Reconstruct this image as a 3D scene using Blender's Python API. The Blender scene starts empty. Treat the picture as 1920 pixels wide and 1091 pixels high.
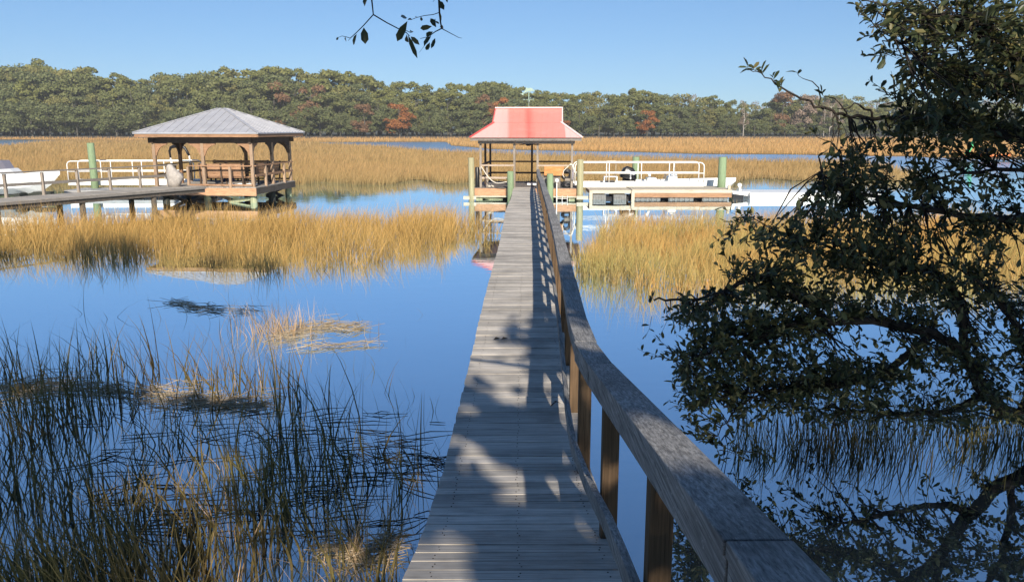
import bpy, math, random
import numpy as np
from mathutils import Vector, Matrix

C = bpy.context.scene
COL = C.collection
random.seed(7)
RNG = np.random.default_rng(11)
R = math.radians

# ------------------------------------------------------------------ camera, sky, sun, exposure
CAMZ, F = 3.7, 1500.0                       # camera height above the water, focal length in photo pixels
PITCH = math.atan(305.5 / F)
CP, SP = math.cos(PITCH), math.sin(PITCH)
cam = bpy.data.cameras.new('camera'); cam.sensor_width = 36; cam.lens = 36 * F / 1920
cam.clip_start = 0.05; cam.clip_end = 6000
co = bpy.data.objects.new('camera', cam); COL.objects.link(co)
co.location = (0, 0, CAMZ); co.rotation_euler = (math.pi / 2 - PITCH, 0, 0)
C.camera = co

SUN_EL, SUN_AZ = R(28), R(8)                # azimuth: to the right of straight behind the viewer
SUN = Vector((math.sin(SUN_AZ) * math.cos(SUN_EL), -math.cos(SUN_AZ) * math.cos(SUN_EL), math.sin(SUN_EL)))
w = bpy.data.worlds.new('World'); C.world = w; w.use_nodes = True
nt = w.node_tree
sky = nt.nodes.new('ShaderNodeTexSky'); sky.sky_type = 'NISHITA'; sky.sun_disc = False
sky.sun_elevation = SUN_EL; sky.sun_rotation = math.pi - SUN_AZ
sky.air_density = 0.9; sky.dust_density = 0.0; sky.ozone_density = 6.0
gm = nt.nodes.new('ShaderNodeGamma'); gm.inputs[1].default_value = .7; nt.links.new(sky.outputs[0], gm.inputs[0])
tn = nt.nodes.new('ShaderNodeMix'); tn.data_type = 'RGBA'; tn.blend_type = 'MULTIPLY'; tn.inputs[0].default_value = 1
nt.links.new(gm.outputs[0], tn.inputs[6]); tn.inputs[7].default_value = (.64, .80, .97, 1)
nt.links.new(tn.outputs[2], nt.nodes['Background'].inputs[0])
nt.nodes['Background'].inputs[1].default_value = 0.119
sun = bpy.data.lights.new('sun', 'SUN'); sun.energy = 4.4; sun.angle = R(0.55); sun.color = (1, .90, .76)
so = bpy.data.objects.new('sun', sun); COL.objects.link(so)
so.rotation_euler = (-SUN).to_track_quat('-Z', 'Y').to_euler(); so.location = (10, -40, 40)
C.view_settings.view_transform = 'Standard'; C.view_settings.look = 'None'
C.view_settings.gamma = 1; C.view_settings.exposure = 0.75
try:
    C.cycles.max_bounces = 6; C.cycles.transparent_max_bounces = 6
except Exception:
    pass

# ------------------------------------------------------------------ photo pixel -> world point
def ray(px, py):
    u, v = (px - 960) / F, (545.5 - py) / F
    return Vector((u, CP + v * SP, -SP + v * CP))
def at(px, py, Y):                          # point seen at a pixel, at distance Y
    d = ray(px, py); t = Y / d.y
    return Vector((d.x * t, Y, CAMZ + d.z * t))
def ground(px, py, z=0.0):
    d = ray(px, py); t = (z - CAMZ) / d.z
    return Vector((d.x * t, d.y * t, z))
def colx(px, Y, z=0.0):                     # X of a pixel column at distance Y and height z
    zc = Y * CP + (CAMZ - z) * SP
    return (px - 960) / F * zc

# ------------------------------------------------------------------ materials
class NT:
    def __init__(s, name):
        s.m = bpy.data.materials.new(name); s.m.use_nodes = True
        s.t = s.m.node_tree; s.b = s.t.nodes['Principled BSDF']; s.tc = None
    def n(s, k, **kw):
        x = s.t.nodes.new('ShaderNode' + k)
        for a, v in kw.items(): setattr(x, a, v)
        return x
    def l(s, a, b): s.t.links.new(a, b)
    def obj(s, scale=(1, 1, 1), rot=(0, 0, 0), which='Object'):
        tc = s.n('TexCoord'); mp = s.n('Mapping'); mp.inputs['Scale'].default_value = scale
        mp.inputs['Rotation'].default_value = rot
        s.l(tc.outputs[which], mp.inputs[0]); return mp.outputs[0]
    def noise(s, vec, scale=1, detail=4, rough=.55):
        x = s.n('TexNoise'); x.inputs['Scale'].default_value = scale; x.inputs['Detail'].default_value = detail
        x.inputs['Roughness'].default_value = rough
        if vec is not None: s.l(vec, x.inputs['Vector'])
        return x.outputs['Fac']
    def ramp(s, fac, stops, interp='LINEAR'):
        x = s.n('ValToRGB'); cr = x.color_ramp; cr.interpolation = interp
        while len(cr.elements) < len(stops): cr.elements.new(.5)
        for e, (p, c) in zip(cr.elements, stops):
            e.position = p; e.color = (*c, 1) if len(c) == 3 else c
        s.l(fac, x.inputs[0]); return x.outputs[0]
    def mix(s, fac, a, b, mode='MIX'):
        x = s.n('Mix', data_type='RGBA', blend_type=mode)
        for sock, v in ((x.inputs[0], fac), (x.inputs[6], a), (x.inputs[7], b)):
            if isinstance(v, (int, float)): sock.default_value = v
            elif isinstance(v, tuple): sock.default_value = (*v, 1)
            else: s.l(v, sock)
        return x.outputs[2]
    def island(s): return s.n('NewGeometry').outputs['Random Per Island']
    def math(s, op, a, b):
        x = s.n('Math', operation=op)
        for sock, v in ((x.inputs[0], a), (x.inputs[1], b)):
            if isinstance(v, (int, float)): sock.default_value = v
            else: s.l(v, sock)
        return x.outputs[0]
    def bump(s, h, strength=.3, dist=.01):
        x = s.n('Bump'); x.inputs['Strength'].default_value = strength; x.inputs['Distance'].default_value = dist
        s.l(h, x.inputs['Height']); s.l(x.outputs[0], s.b.inputs['Normal'])
    def col(s, c): s.l(c, s.b.inputs['Base Color']) if not isinstance(c, tuple) else setattr(s.b.inputs['Base Color'], 'default_value', (*c, 1))
    def rough(s, r): s.b.inputs['Roughness'].default_value = r
    def spec(s, v): s.b.inputs['Specular IOR Level'].default_value = v

def wood(name, dark, light, axis=0, stain=(.1, .09, .07), stain_amt=.35, fine=70, vary=.25, rough=.85, bump=.35, chips=False):
    """weathered timber: grain runs along the given object axis"""
    k = NT(name); sc = [fine] * 3; sc[axis] = fine * .035
    g = k.noise(k.obj(tuple(sc)), 1, 5, .65)
    c = k.ramp(g, [(.3, dark), (.52, tuple((a + b) / 2 for a, b in zip(dark, light))), (.72, light)])
    sc2 = [fine * 2.2] * 3; sc2[axis] = fine * .05                      # drying cracks along the grain
    ck = k.ramp(k.noise(k.obj(tuple(sc2)), 1, 3, .6), [(.34, (.42, .41, .40)), (.42, (1, 1, 1))]); c = k.mix(.8, c, ck, 'MULTIPLY')
    blot = k.noise(k.obj((1.7, 1.7, 1.7)), 1, 5, .7)
    c = k.mix(k.math('MULTIPLY', k.ramp(blot, [(.45, (0, 0, 0)), (.7, (1, 1, 1))]), stain_amt), c, stain)
    if chips:                                   # pale lichen and bare chips on the weathered cap
        ch = k.ramp(k.noise(k.obj((42, 15, 42)), 1, 6, .75), [(.60, (0, 0, 0)), (.66, (1, 1, 1))]); c = k.mix(k.math('MULTIPLY', ch, .5), c, (.60, .59, .56))
        dk = k.ramp(k.noise(k.obj((30, 9, 30)), 1, 6, .75), [(.60, (0, 0, 0)), (.67, (1, 1, 1))]); c = k.mix(k.math('MULTIPLY', dk, .6), c, (.06, .06, .058))
    v = k.island()
    c = k.mix(1.0, c, k.ramp(v, [(0, (1 - vary,) * 3), (1, (1 + vary * .35,) * 3)]), 'MULTIPLY')
    k.col(c); k.rough(rough); k.spec(.25); k.bump(g, bump, .006); return k.m

def plain(name, c, rough=.6, var=.12, scale=3, metal=0, spec=.4, bump=0):
    k = NT(name); f = k.noise(k.obj((scale,) * 3), 1, 5, .65)
    k.col(k.ramp(f, [(.3, tuple(x * (1 - var) for x in c)), (.7, tuple(min(1, x * (1 + var)) for x in c))]))
    k.rough(rough); k.spec(spec); k.b.inputs['Metallic'].default_value = metal
    if bump: k.bump(f, bump, .01)
    return k.m

M = {}
M['deck'] = wood('deck_wood', (.345, .32, .285), (.69, .64, .57), 0, (.13, .12, .105), .45, 60, .32)
M['rail'] = wood('rail_wood', (.10, .098, .094), (.50, .485, .46), 1, (.07, .068, .064), .55, 110, .2, .8, .7, True)
M['post'] = wood('post_wood', (.075, .048, .026), (.19, .12, .068), 2, (.07, .05, .03), .4, 50, .2)
M['stringer'] = wood('stringer_wood', (.12, .10, .08), (.28, .24, .19), 1, (.05, .05, .04), .5)
M['walk'] = wood('walk_wood', (.33, .30, .26), (.52, .48, .42), 0, (.2, .18, .15), .4, 40)
M['walkside'] = wood('walk_side_wood', (.05, .042, .035), (.16, .135, .11), 0, (.03, .028, .025), .5, 40)
M['greywood'] = wood('grey_wood', (.16, .145, .13), (.30, .275, .25), 0, (.1, .09, .08), .4, 40)
M['railtan'] = wood('tan_rail_wood', (.34, .26, .2), (.56, .46, .37), 0, (.25, .19, .14), .3, 40)
M['brown'] = wood('brown_wood', (.25, .135, .075), (.46, .28, .165), 0, (.16, .1, .06), .4, 40)
M['tanpost'] = wood('tan_post_wood', (.28, .19, .125), (.50, .36, .25), 2, (.2, .14, .09), .35, 40)
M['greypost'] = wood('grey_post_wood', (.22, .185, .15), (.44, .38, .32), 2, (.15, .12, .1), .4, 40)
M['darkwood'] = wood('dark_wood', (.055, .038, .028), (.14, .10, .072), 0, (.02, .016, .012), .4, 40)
M['rimwood'] = wood('rim_wood', (.38, .20, .11), (.62, .37, .22), 0, (.3, .17, .1), .4, 30)
M['orangewood'] = wood('orange_wood', (.42, .16, .05), (.70, .34, .13), 0, (.5, .3, .16), .5, 25)
M['creamwood'] = wood('cream_wood', (.42, .37, .28), (.62, .56, .45), 0, (.5, .43, .3), .3, 30)
M['treated'] = wood('treated_green_wood', (.16, .24, .13), (.29, .37, .23), 2, (.2, .27, .14), .4, 25)
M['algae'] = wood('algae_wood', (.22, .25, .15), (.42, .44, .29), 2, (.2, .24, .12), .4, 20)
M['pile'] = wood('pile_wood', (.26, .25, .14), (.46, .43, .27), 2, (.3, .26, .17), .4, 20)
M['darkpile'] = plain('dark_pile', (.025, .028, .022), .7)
M['white'] = plain('white_paint', (.80, .79, .75), .35, .05, 1.5)
M['hullwhite'] = plain('white_gelcoat', (.82, .82, .79), .22, .03, 1, spec=.5)
M['hullgrey'] = plain('grey_gelcoat', (.5, .52, .5), .3, .05, 1)
M['alu'] = plain('pale_aluminium', (.74, .73, .70), .35, .06, 3)
M['grey'] = plain('grey_plastic', (.30, .30, .30), .55)
M['black'] = plain('black_plastic', (.012, .012, .014), .35)
M['float'] = plain('float_drum', (.16, .165, .16), .6, .25, 6)
M['blue'] = plain('blue_fabric', (.03, .06, .45), .7)
M['navy'] = plain('navy_fabric', (.02, .03, .09), .7)
M['rope'] = plain('pale_rope', (.66, .60, .50), .9, .15, 40)
M['verdigris'] = plain('verdigris_copper', (.27, .38, .32), .6, .2, 12)
M['bundle'] = plain('pale_canvas', (.36, .33, .30), .9, .25, 6)
M['kayako'] = plain('orange_plastic', (.72, .23, .08), .4)
M['kayakg'] = plain('green_plastic', (.05, .45, .16), .4)
M['glass'] = plain('smoked_screen', (.28, .26, .29), .12, .05, 2)
M['bark'] = plain('oak_bark', (.035, .030, .026), .95, .5, 14, spec=.1, bump=.6)
M['farbark'] = plain('far_bark', (.10, .095, .08), .95, .3, 2, spec=.05)
M['farpale'] = plain('pale_bark', (.42, .38, .34), .95, .25, 2, spec=.05)

# standing-seam roof of the left gazebo
k = NT('grey_roof_metal'); f = k.noise(k.obj((2, 2, 2)), 1, 5)
k.col(k.ramp(f, [(.3, (.36, .365, .39)), (.7, (.46, .465, .49))])); k.rough(.5); k.b.inputs['Metallic'].default_value = .15; M['roofgrey'] = k.m
# painted panels of the red roof: each sheet has faded differently
k = NT('red_roof_metal'); tc = k.n('TexCoord'); sx = k.n('SeparateXYZ'); k.l(tc.outputs['Object'], sx.inputs[0])
fx = k.math('MULTIPLY', k.math('ADD', sx.outputs[0], 3.0), 1 / 6)
pale, mid, red = (.68, .41, .38), (.78, .235, .19), (.74, .14, .11)
c = k.ramp(fx, [(0, pale), (.225, (.70, .41, .37)), (.305, (.72, .38, .34)), (.33, mid), (.45, mid), (.49, red), (.55, mid), (.79, (.78, .25, .21)), (.80, (.68, .44, .41))])
f = k.noise(k.obj((1.2, 3, 1.2)), 1, 6, .7)
c = k.mix(k.math('MULTIPLY', k.ramp(f, [(.5, (0, 0, 0)), (.8, (1, 1, 1))]), .3), c, (.78, .40, .36))
k.col(c); k.rough(.45); M['roofred'] = k.m
M['trimred'] = plain('red_trim', (.62, .10, .09), .45); M['trimpale'] = plain('pale_trim', (.83, .68, .65), .45)

# water: dark below, strong mirror of the sky at the low angles seen here
k = NT('creek_water'); t = k.t
vec = k.obj((1.0, 2.2, 1.0)); n1 = k.noise(vec, 1.3, 3, .5); n2 = k.noise(k.obj((.05, .09, .05)), 1, 3, .5)
h = k.math('MULTIPLY', n1, k.ramp(n2, [(.42, (.12,) * 3), (.62, (1, 1, 1))]))
sxyz = k.n('SeparateXYZ'); k.l(k.obj(), sxyz.inputs[0])
far = k.ramp(k.math('MULTIPLY', sxyz.outputs[1], .005), [(.22, (0, 0, 0)), (.42, (1, 1, 1))])      # the open creek is ruffled by the wind
h = k.math('ADD', h, k.math('MULTIPLY', far, k.math('MULTIPLY', k.noise(k.obj((.9, 1.4, 1)), 1, 4, .6), 7.0)))
k.bump(h, .05, .05)
k.b.inputs['Base Color'].default_value = (.012, .020, .030, 1); k.rough(.03); k.b.inputs['IOR'].default_value = 1.33
gl = k.n('BsdfGlossy'); k.l(k.math('ADD', .012, k.math('MULTIPLY', far, .22)), gl.inputs['Roughness']); gl.inputs['Color'].default_value = (.82, .93, 1, 1)
bmp = [n for n in t.nodes if n.bl_idname == 'ShaderNodeBump'][0]; k.l(bmp.outputs[0], gl.inputs['Normal'])
lw = k.n('LayerWeight'); lw.inputs['Blend'].default_value = .5; k.l(bmp.outputs[0], lw.inputs['Normal'])
fac = k.ramp(lw.outputs['Facing'], [(.3, (.35,) * 3), (.55, (.66,) * 3), (.77, (.90,) * 3), (1, (.98,) * 3)])
mx = k.n('MixShader'); k.l(fac, mx.inputs[0]); k.l(k.b.outputs[0], mx.inputs[1]); k.l(gl.outputs[0], mx.inputs[2])
k.l(mx.outputs[0], t.nodes['Material Output'].inputs[0]); M['water'] = k.m

k = NT('mud'); f = k.noise(k.obj((.6,) * 3), 1, 8, .65)
k.col(k.ramp(f, [(.3, (.05, .042, .032)), (.7, (.12, .10, .075))])); k.rough(.9); M['mud'] = k.m
k = NT('marsh_litter'); f = k.noise(k.obj((.25, .25, .25)), 1, 8, .7)
k.col(k.ramp(f, [(.3, (.30, .20, .085)), (.7, (.46, .30, .13))])); k.rough(.95); k.spec(0); M['marsh'] = k.m
k = NT('forest_floor'); f = k.noise(k.obj((.2,) * 3), 1, 6)
k.col(k.ramp(f, [(.3, (.04, .045, .02)), (.7, (.09, .08, .04))])); k.rough(.95); M['forest'] = k.m

def grassmat(name, base, mid, tips, patch, patch_scale=.12, trans=.35, lo=.62, hi=1.3):
    """blade colour runs from base to tip (attribute t) and varies blade by blade and in broad patches"""
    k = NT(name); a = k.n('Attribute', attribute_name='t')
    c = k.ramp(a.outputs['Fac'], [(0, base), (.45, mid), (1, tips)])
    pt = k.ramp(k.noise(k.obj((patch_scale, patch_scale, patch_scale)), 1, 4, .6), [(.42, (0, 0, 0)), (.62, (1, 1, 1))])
    c = k.mix(k.math('MULTIPLY', pt, .55), c, patch)
    c = k.mix(1.0, c, k.ramp(k.island(), [(0, (lo, lo + .03, lo - .02)), (.5, (1, 1, 1)), (1, (hi, hi - .06, hi - .12))]), 'MULTIPLY')
    k.col(c); k.rough(.7); k.spec(.15)
    tr = k.n('BsdfTranslucent'); k.l(c, tr.inputs[0]); mx = k.n('MixShader'); mx.inputs[0].default_value = trans
    k.l(k.b.outputs[0], mx.inputs[1]); k.l(tr.outputs[0], mx.inputs[2]); k.l(mx.outputs[0], k.t.nodes['Material Output'].inputs[0])
    return k.m
M['gfar'] = grassmat('far_marsh_grass', (.42, .28, .12), (.66, .42, .18), (.80, .54, .25), (.80, .48, .20), .02, .5, .84, 1.12)
M['gmid'] = grassmat('mid_marsh_grass', (.24, .22, .12), (.52, .36, .165), (.70, .47, .22), (.50, .37, .16), .05, .5, .74, 1.2)
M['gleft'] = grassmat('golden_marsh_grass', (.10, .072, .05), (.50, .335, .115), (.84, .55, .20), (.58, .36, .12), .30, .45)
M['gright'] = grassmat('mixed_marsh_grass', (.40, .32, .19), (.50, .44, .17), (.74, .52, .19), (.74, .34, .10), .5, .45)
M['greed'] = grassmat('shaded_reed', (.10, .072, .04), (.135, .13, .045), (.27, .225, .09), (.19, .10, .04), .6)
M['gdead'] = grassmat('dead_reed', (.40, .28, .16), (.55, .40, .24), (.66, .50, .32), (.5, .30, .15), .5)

def leafmat(name, c1, c2, c3, rough=.5, trans=.25, spec=.3):
    k = NT(name)
    c = k.ramp(k.island(), [(0, c1), (.6, c2), (1, c3)]); k.col(c); k.rough(rough); k.spec(spec)
    tr = k.n('BsdfTranslucent'); k.l(c, tr.inputs[0]); mx = k.n('MixShader'); mx.inputs[0].default_value = trans
    k.l(k.b.outputs[0], mx.inputs[1]); k.l(tr.outputs[0], mx.inputs[2]); k.l(mx.outputs[0], k.t.nodes['Material Output'].inputs[0])
    return k.m
M['straw'] = leafmat('pale_straw', (.30, .22, .13), (.50, .40, .27), (.66, .55, .40), .8, .1, .1)
M['drift'] = leafmat('dark_stem', (.03, .025, .016), (.06, .05, .03), (.13, .10, .055), .7, .0, .2)  # stems darker than the pale straw
M['oakleaf'] = leafmat('oak_leaf', (.05, .062, .027), (.072, .088, .038), (.18, .155, .06), .40)
M['c_pine'] = leafmat('pine_foliage', (.17, .185, .06), (.23, .24, .082), (.29, .285, .105), .8, .4, .1)
M['c_oak'] = leafmat('evergreen_foliage', (.15, .17, .062), (.205, .22, .086), (.26, .265, .118), .8, .4, .1)
M['c_dark'] = leafmat('dark_foliage', (.125, .148, .062), (.17, .192, .085), (.23, .24, .115), .8, .4, .1)
M['c_yellow'] = leafmat('yellow_green_foliage', (.20, .20, .07), (.26, .25, .09), (.32, .29, .12), .8, .4, .1)
M['c_orange'] = leafmat('orange_foliage', (.28, .12, .045), (.38, .155, .055), (.44, .21, .08), .8, .35, .1)
M['c_rust'] = leafmat('rust_foliage', (.20, .12, .07), (.28, .16, .09), (.32, .21, .12), .8, .4, .1)
M['c_bare'] = leafmat('bare_twig_foliage', (.19, .145, .11), (.26, .20, .155), (.31, .24, .19), .9, .1, .05)

# ------------------------------------------------------------------ object helpers
ORG = {}
def tag(o, label=None, cat=None, group=None, kind=None):
    if label: o['label'] = label
    if cat: o['category'] = cat
    if group: o['group'] = group
    if kind: o['kind'] = kind
    return o
def thing(name, loc, label, cat, group=None):
    o = bpy.data.objects.new(name, None); COL.objects.link(o); o.location = loc; o.empty_display_size = .2
    ORG[o.name] = Vector(loc); return tag(o, label, cat, group)
def link(name, me, mat, parent=None, origin=None):
    o = bpy.data.objects.new(name, me); COL.objects.link(o); me.materials.append(mat)
    if parent is not None:
        o.parent = parent; ORG[o.name] = ORG[parent.name]
    else:
        ORG[o.name] = Vector(origin) if origin is not None else Vector((0, 0, 0)); o.location = ORG[o.name]
    return o
def copy_tree(o, parent=None):
    c = o.copy(); COL.objects.link(c)
    if parent is not None: c.parent = parent
    for ch in [x for x in o.children]: copy_tree(ch, c)
    return c

class MB:
    """collects shapes in world space (through matrix m) and links them as one mesh object"""
    def __init__(s, m=None): s.v = []; s.f = []; s.m = m; s.smooth = set()
    def add(s, vs, fs, smooth=False):
        b = len(s.v)
        s.v += [(s.m @ Vector(v)) if s.m is not None else Vector(v) for v in vs]
        for f in fs:
            if smooth: s.smooth.add(len(s.f))
            s.f.append(tuple(b + i for i in f))
        return s
    def box(s, c, d, rz=0):
        cx, cy, cz = c; dx, dy, dz = (x / 2 for x in d); ca, sa = math.cos(rz), math.sin(rz)
        vs = []
        for z in (-dz, dz):
            for x, y in ((-dx, -dy), (dx, -dy), (dx, dy), (-dx, dy)):
                vs.append((cx + x * ca - y * sa, cy + x * sa + y * ca, cz + z))
        return s.add(vs, [(3, 2, 1, 0), (4, 5, 6, 7), (0, 1, 5, 4), (1, 2, 6, 5), (2, 3, 7, 6), (3, 0, 4, 7)])
    def beam(s, a, b, wd, ht, up=(0, 0, 1)):
        a, b = Vector(a), Vector(b); d = (b - a).normalized(); sd = d.cross(Vector(up))
        if sd.length < 1e-4: sd = d.cross(Vector((0, 1, 0)))
        sd.normalize(); u = sd.cross(d).normalized(); vs = []
        for p in (a, b):
            for x, z in ((-1, -1), (1, -1), (1, 1), (-1, 1)): vs.append(p + sd * x * wd / 2 + u * z * ht / 2)
        return s.add(vs, [(3, 2, 1, 0), (4, 5, 6, 7), (0, 1, 5, 4), (1, 2, 6, 5), (2, 3, 7, 6), (3, 0, 4, 7)])
    def ribbon(s, pts, wd, ht):
        """one continuous bar of rectangular section along pts (z up)"""
        vs, fs = [], []; n = len(pts); pts = [Vector(p) for p in pts]
        for i, p in enumerate(pts):
            d = pts[min(i + 1, n - 1)] - pts[max(i - 1, 0)]; sd = Vector((d.y, -d.x, 0)).normalized()
            for x, z in ((-1, -1), (1, -1), (1, 1), (-1, 1)): vs.append(p + sd * x * wd / 2 + Vector((0, 0, z * ht / 2)))
        for i in range(n - 1):
            a = i * 4
            for j in range(4): fs.append((a + j, a + (j + 1) % 4, a + 4 + (j + 1) % 4, a + 4 + j))
        fs += [(3, 2, 1, 0), tuple(4 * (n - 1) + j for j in range(4))]
        return s.add(vs, fs)
    def tube(s, pts, r, n=8, cap=True, smooth=True):
        pts = [Vector(p) for p in pts]; m = len(pts); rs = r if isinstance(r, (list, tuple)) else [r] * m
        vs, fs = [], []; ref = None
        for i, p in enumerate(pts):
            d = (pts[min(i + 1, m - 1)] - pts[max(i - 1, 0)]).normalized()
            if ref is None: ref = d.orthogonal().normalized()
            ref = (ref - d * ref.dot(d))
            if ref.length < 1e-4: ref = d.orthogonal()
            ref.normalize(); q = d.cross(ref)
            for j in range(n):
                a = 2 * math.pi * j / n; vs.append(p + (ref * math.cos(a) + q * math.sin(a)) * rs[i])
        for i in range(m - 1):
            for j in range(n): fs.append((i * n + j, i * n + (j + 1) % n, (i + 1) * n + (j + 1) % n, (i + 1) * n + j))
        s.add(vs, fs, smooth)
        if cap:
            b = len(s.v) - len(vs); s.f.append(tuple(b + j for j in reversed(range(n)))); s.f.append(tuple(b + (m - 1) * n + j for j in range(n)))
        return s
    def prism(s, poly, axis_vec):
        """extrude a closed polygon of 3d points by a vector"""
        n = len(poly); ax = Vector(axis_vec); vs = [Vector(p) for p in poly] + [Vector(p) + ax for p in poly]
        return s.add(vs, [tuple(reversed(range(n))), tuple(range(n, 2 * n))] + [(i, (i + 1) % n, n + (i + 1) % n, n + i) for i in range(n)])
    def loft(s, rings, closed=True, caps=True, smooth=True):
        n = len(rings[0]); vs = [v for r in rings for v in r]; fs = []
        for i in range(len(rings) - 1):
            for j in range(n if closed else n - 1):
                fs.append((i * n + j, i * n + (j + 1) % n, (i + 1) * n + (j + 1) % n, (i + 1) * n + j))
        b = len(s.v); s.add(vs, fs, smooth)
        if caps: s.f.append(tuple(b + j for j in reversed(range(n)))); s.f.append(tuple(b + (len(rings) - 1) * n + j for j in range(n)))
        return s
    def build(s, name, mat, parent=None, origin=None, bevel=0):
        o3 = ORG[parent.name] if parent is not None else (Vector(origin) if origin is not None else Vector((0, 0, 0)))
        me = bpy.data.meshes.new(name); me.from_pydata([tuple(v - o3) for v in s.v], [], s.f); me.validate()
        if s.smooth and len(me.polygons) == len(s.f):
            for i in s.smooth: me.polygons[i].use_smooth = True
        o = link(name, me, mat, parent, o3)
        if bevel:
            b = o.modifiers.new('bevel', 'BEVEL'); b.width = bevel; b.segments = 2; b.limit_method = 'ANGLE'
        return o

def np_mesh(name, verts, quads=None, tris=None, attrs=None):
    me = bpy.data.meshes.new(name); verts = np.ascontiguousarray(verts, dtype=np.float32)
    me.vertices.add(len(verts)); me.vertices.foreach_set('co', verts.ravel())
    li, st = [], []; pos = 0
    for arr, k in ((quads, 4), (tris, 3)):
        if arr is None or not len(arr): continue
        li.append(np.asarray(arr, dtype=np.int32).ravel()); st.append(pos + np.arange(len(arr)) * k); pos += len(arr) * k
    li = np.concatenate(li); st = np.concatenate(st).astype(np.int32)
    me.loops.add(len(li)); me.loops.foreach_set('vertex_index', li)
    me.polygons.add(len(st)); me.polygons.foreach_set('loop_start', st)
    for an, data in (attrs or {}).items():
        a = me.attributes.new(an, 'FLOAT', 'POINT'); a.data.foreach_set('value', np.ascontiguousarray(data, dtype=np.float32))
    me.update(calc_edges=True); me.validate(); return me

_grid = {}
def vnoise(x, y, scale, seed=0):
    """smooth value noise 0..1"""
    if seed not in _grid: _grid[seed] = np.random.default_rng(100 + seed).random((64, 64))
    g = _grid[seed]; x = np.asarray(x) / scale; y = np.asarray(y) / scale
    xi, yi = np.floor(x).astype(int), np.floor(y).astype(int); fx, fy = x - xi, y - yi
    fx, fy = fx * fx * (3 - 2 * fx), fy * fy * (3 - 2 * fy)
    a = g[xi % 64, yi % 64]; b = g[(xi + 1) % 64, yi % 64]; c = g[xi % 64, (yi + 1) % 64]; d = g[(xi + 1) % 64, (yi + 1) % 64]
    return (a * (1 - fx) + b * fx) * (1 - fy) + (c * (1 - fx) + d * fx) * fy

def blades(name, P, h, wd, lean, mat, kind='stuff', segs=2, shape=1.6):
    """a field of tapering, bent grass blades as one mesh"""
    N = len(P); az = RNG.random(N) * 2 * np.pi; W = np.stack([np.cos(az), np.sin(az), np.zeros(N)], 1)
    ts = np.linspace(0, 1, segs + 1); vs, tt = [], []
    for t in ts:
        c = P + np.stack([lean[:, 0] * h * t ** 2, lean[:, 1] * h * t ** 2, h * t * (1 - .18 * t * np.hypot(lean[:, 0], lean[:, 1]))], 1)
        if t < 1:
            ww = (wd * (1 - t ** shape))[:, None] / 2; vs += [c - W * ww, c + W * ww]; tt += [np.full(N, t)] * 2
        else: vs.append(c); tt.append(np.full(N, 1.0))
    k = len(vs); V = np.stack(vs, 1).reshape(-1, 3); T = np.stack(tt, 1).ravel(); b = np.arange(N)[:, None] * k
    q = [b + np.array([[2 * i, 2 * i + 1, 2 * i + 3, 2 * i + 2]]) for i in range(segs - 1)]
    tri = b + np.array([[k - 3, k - 2, k - 1]])
    me = np_mesh(name, V, np.concatenate(q) if q else None, tri, {'t': T}); o = link(name, me, mat)
    if kind: o['kind'] = kind
    return o

# ================================================================== SETTING: ground, water, marsh
WZ = .10                                    # the tide stands a little above zero
def sstep(a, b, x): t = np.clip((x - a) / (b - a), 0, 1); return t * t * (3 - 2 * t)
def ground_z(x, y):
    z = np.full(np.shape(x), -.45) + .12 * (vnoise(x, y, 2.3, 3) - .5)
    z = z + 2.2 * sstep(1.6, -2.5, y)
    z = np.maximum(z, -.45 + 1.1 * sstep(6.7, 8.6, x + .4 * (vnoise(x, y, 1.5, 4) - .5)) * sstep(12.5, 10, y))
    z = np.maximum(z, -.45 + 1.25 * sstep(276, 290, y))
    return z
gx = np.concatenate([np.linspace(-1400, -30, 24), np.linspace(-28, 28, 85), np.linspace(30, 1400, 24)])
gy = np.concatenate([np.linspace(-300, -14, 10), np.linspace(-12, 16, 70), np.linspace(18, 260, 20), np.linspace(266, 300, 12), np.linspace(320, 2600, 14)])
X, Y = np.meshgrid(gx, gy); Z = ground_z(X, Y); nx, ny = len(gx), len(gy)
i = (np.arange(ny - 1)[:, None] * nx + np.arange(nx - 1)).ravel()
o = link('ground', np_mesh('ground', np.stack([X, Y, Z], -1).reshape(-1, 3), np.stack([i, i + 1, i + nx + 1, i + nx], 1)), M['mud']); tag(o, kind='structure')
for p in o.data.polygons: p.use_smooth = True
mb = MB(); mb.add([(-1400, -2, WZ), (1400, -2, WZ), (1400, 285, WZ), (-1400, 285, WZ)], [(0, 1, 2, 3)])
tag(mb.build('water', M['water']), kind='structure')
mb = MB(); mb.add([(-1400, 289, .82), (1400, 289, .82), (1400, 2600, .9), (-1400, 2600, .9)], [(0, 1, 2, 3)])
tag(mb.build('forest_ground', M['forest']), kind='structure')

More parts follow.
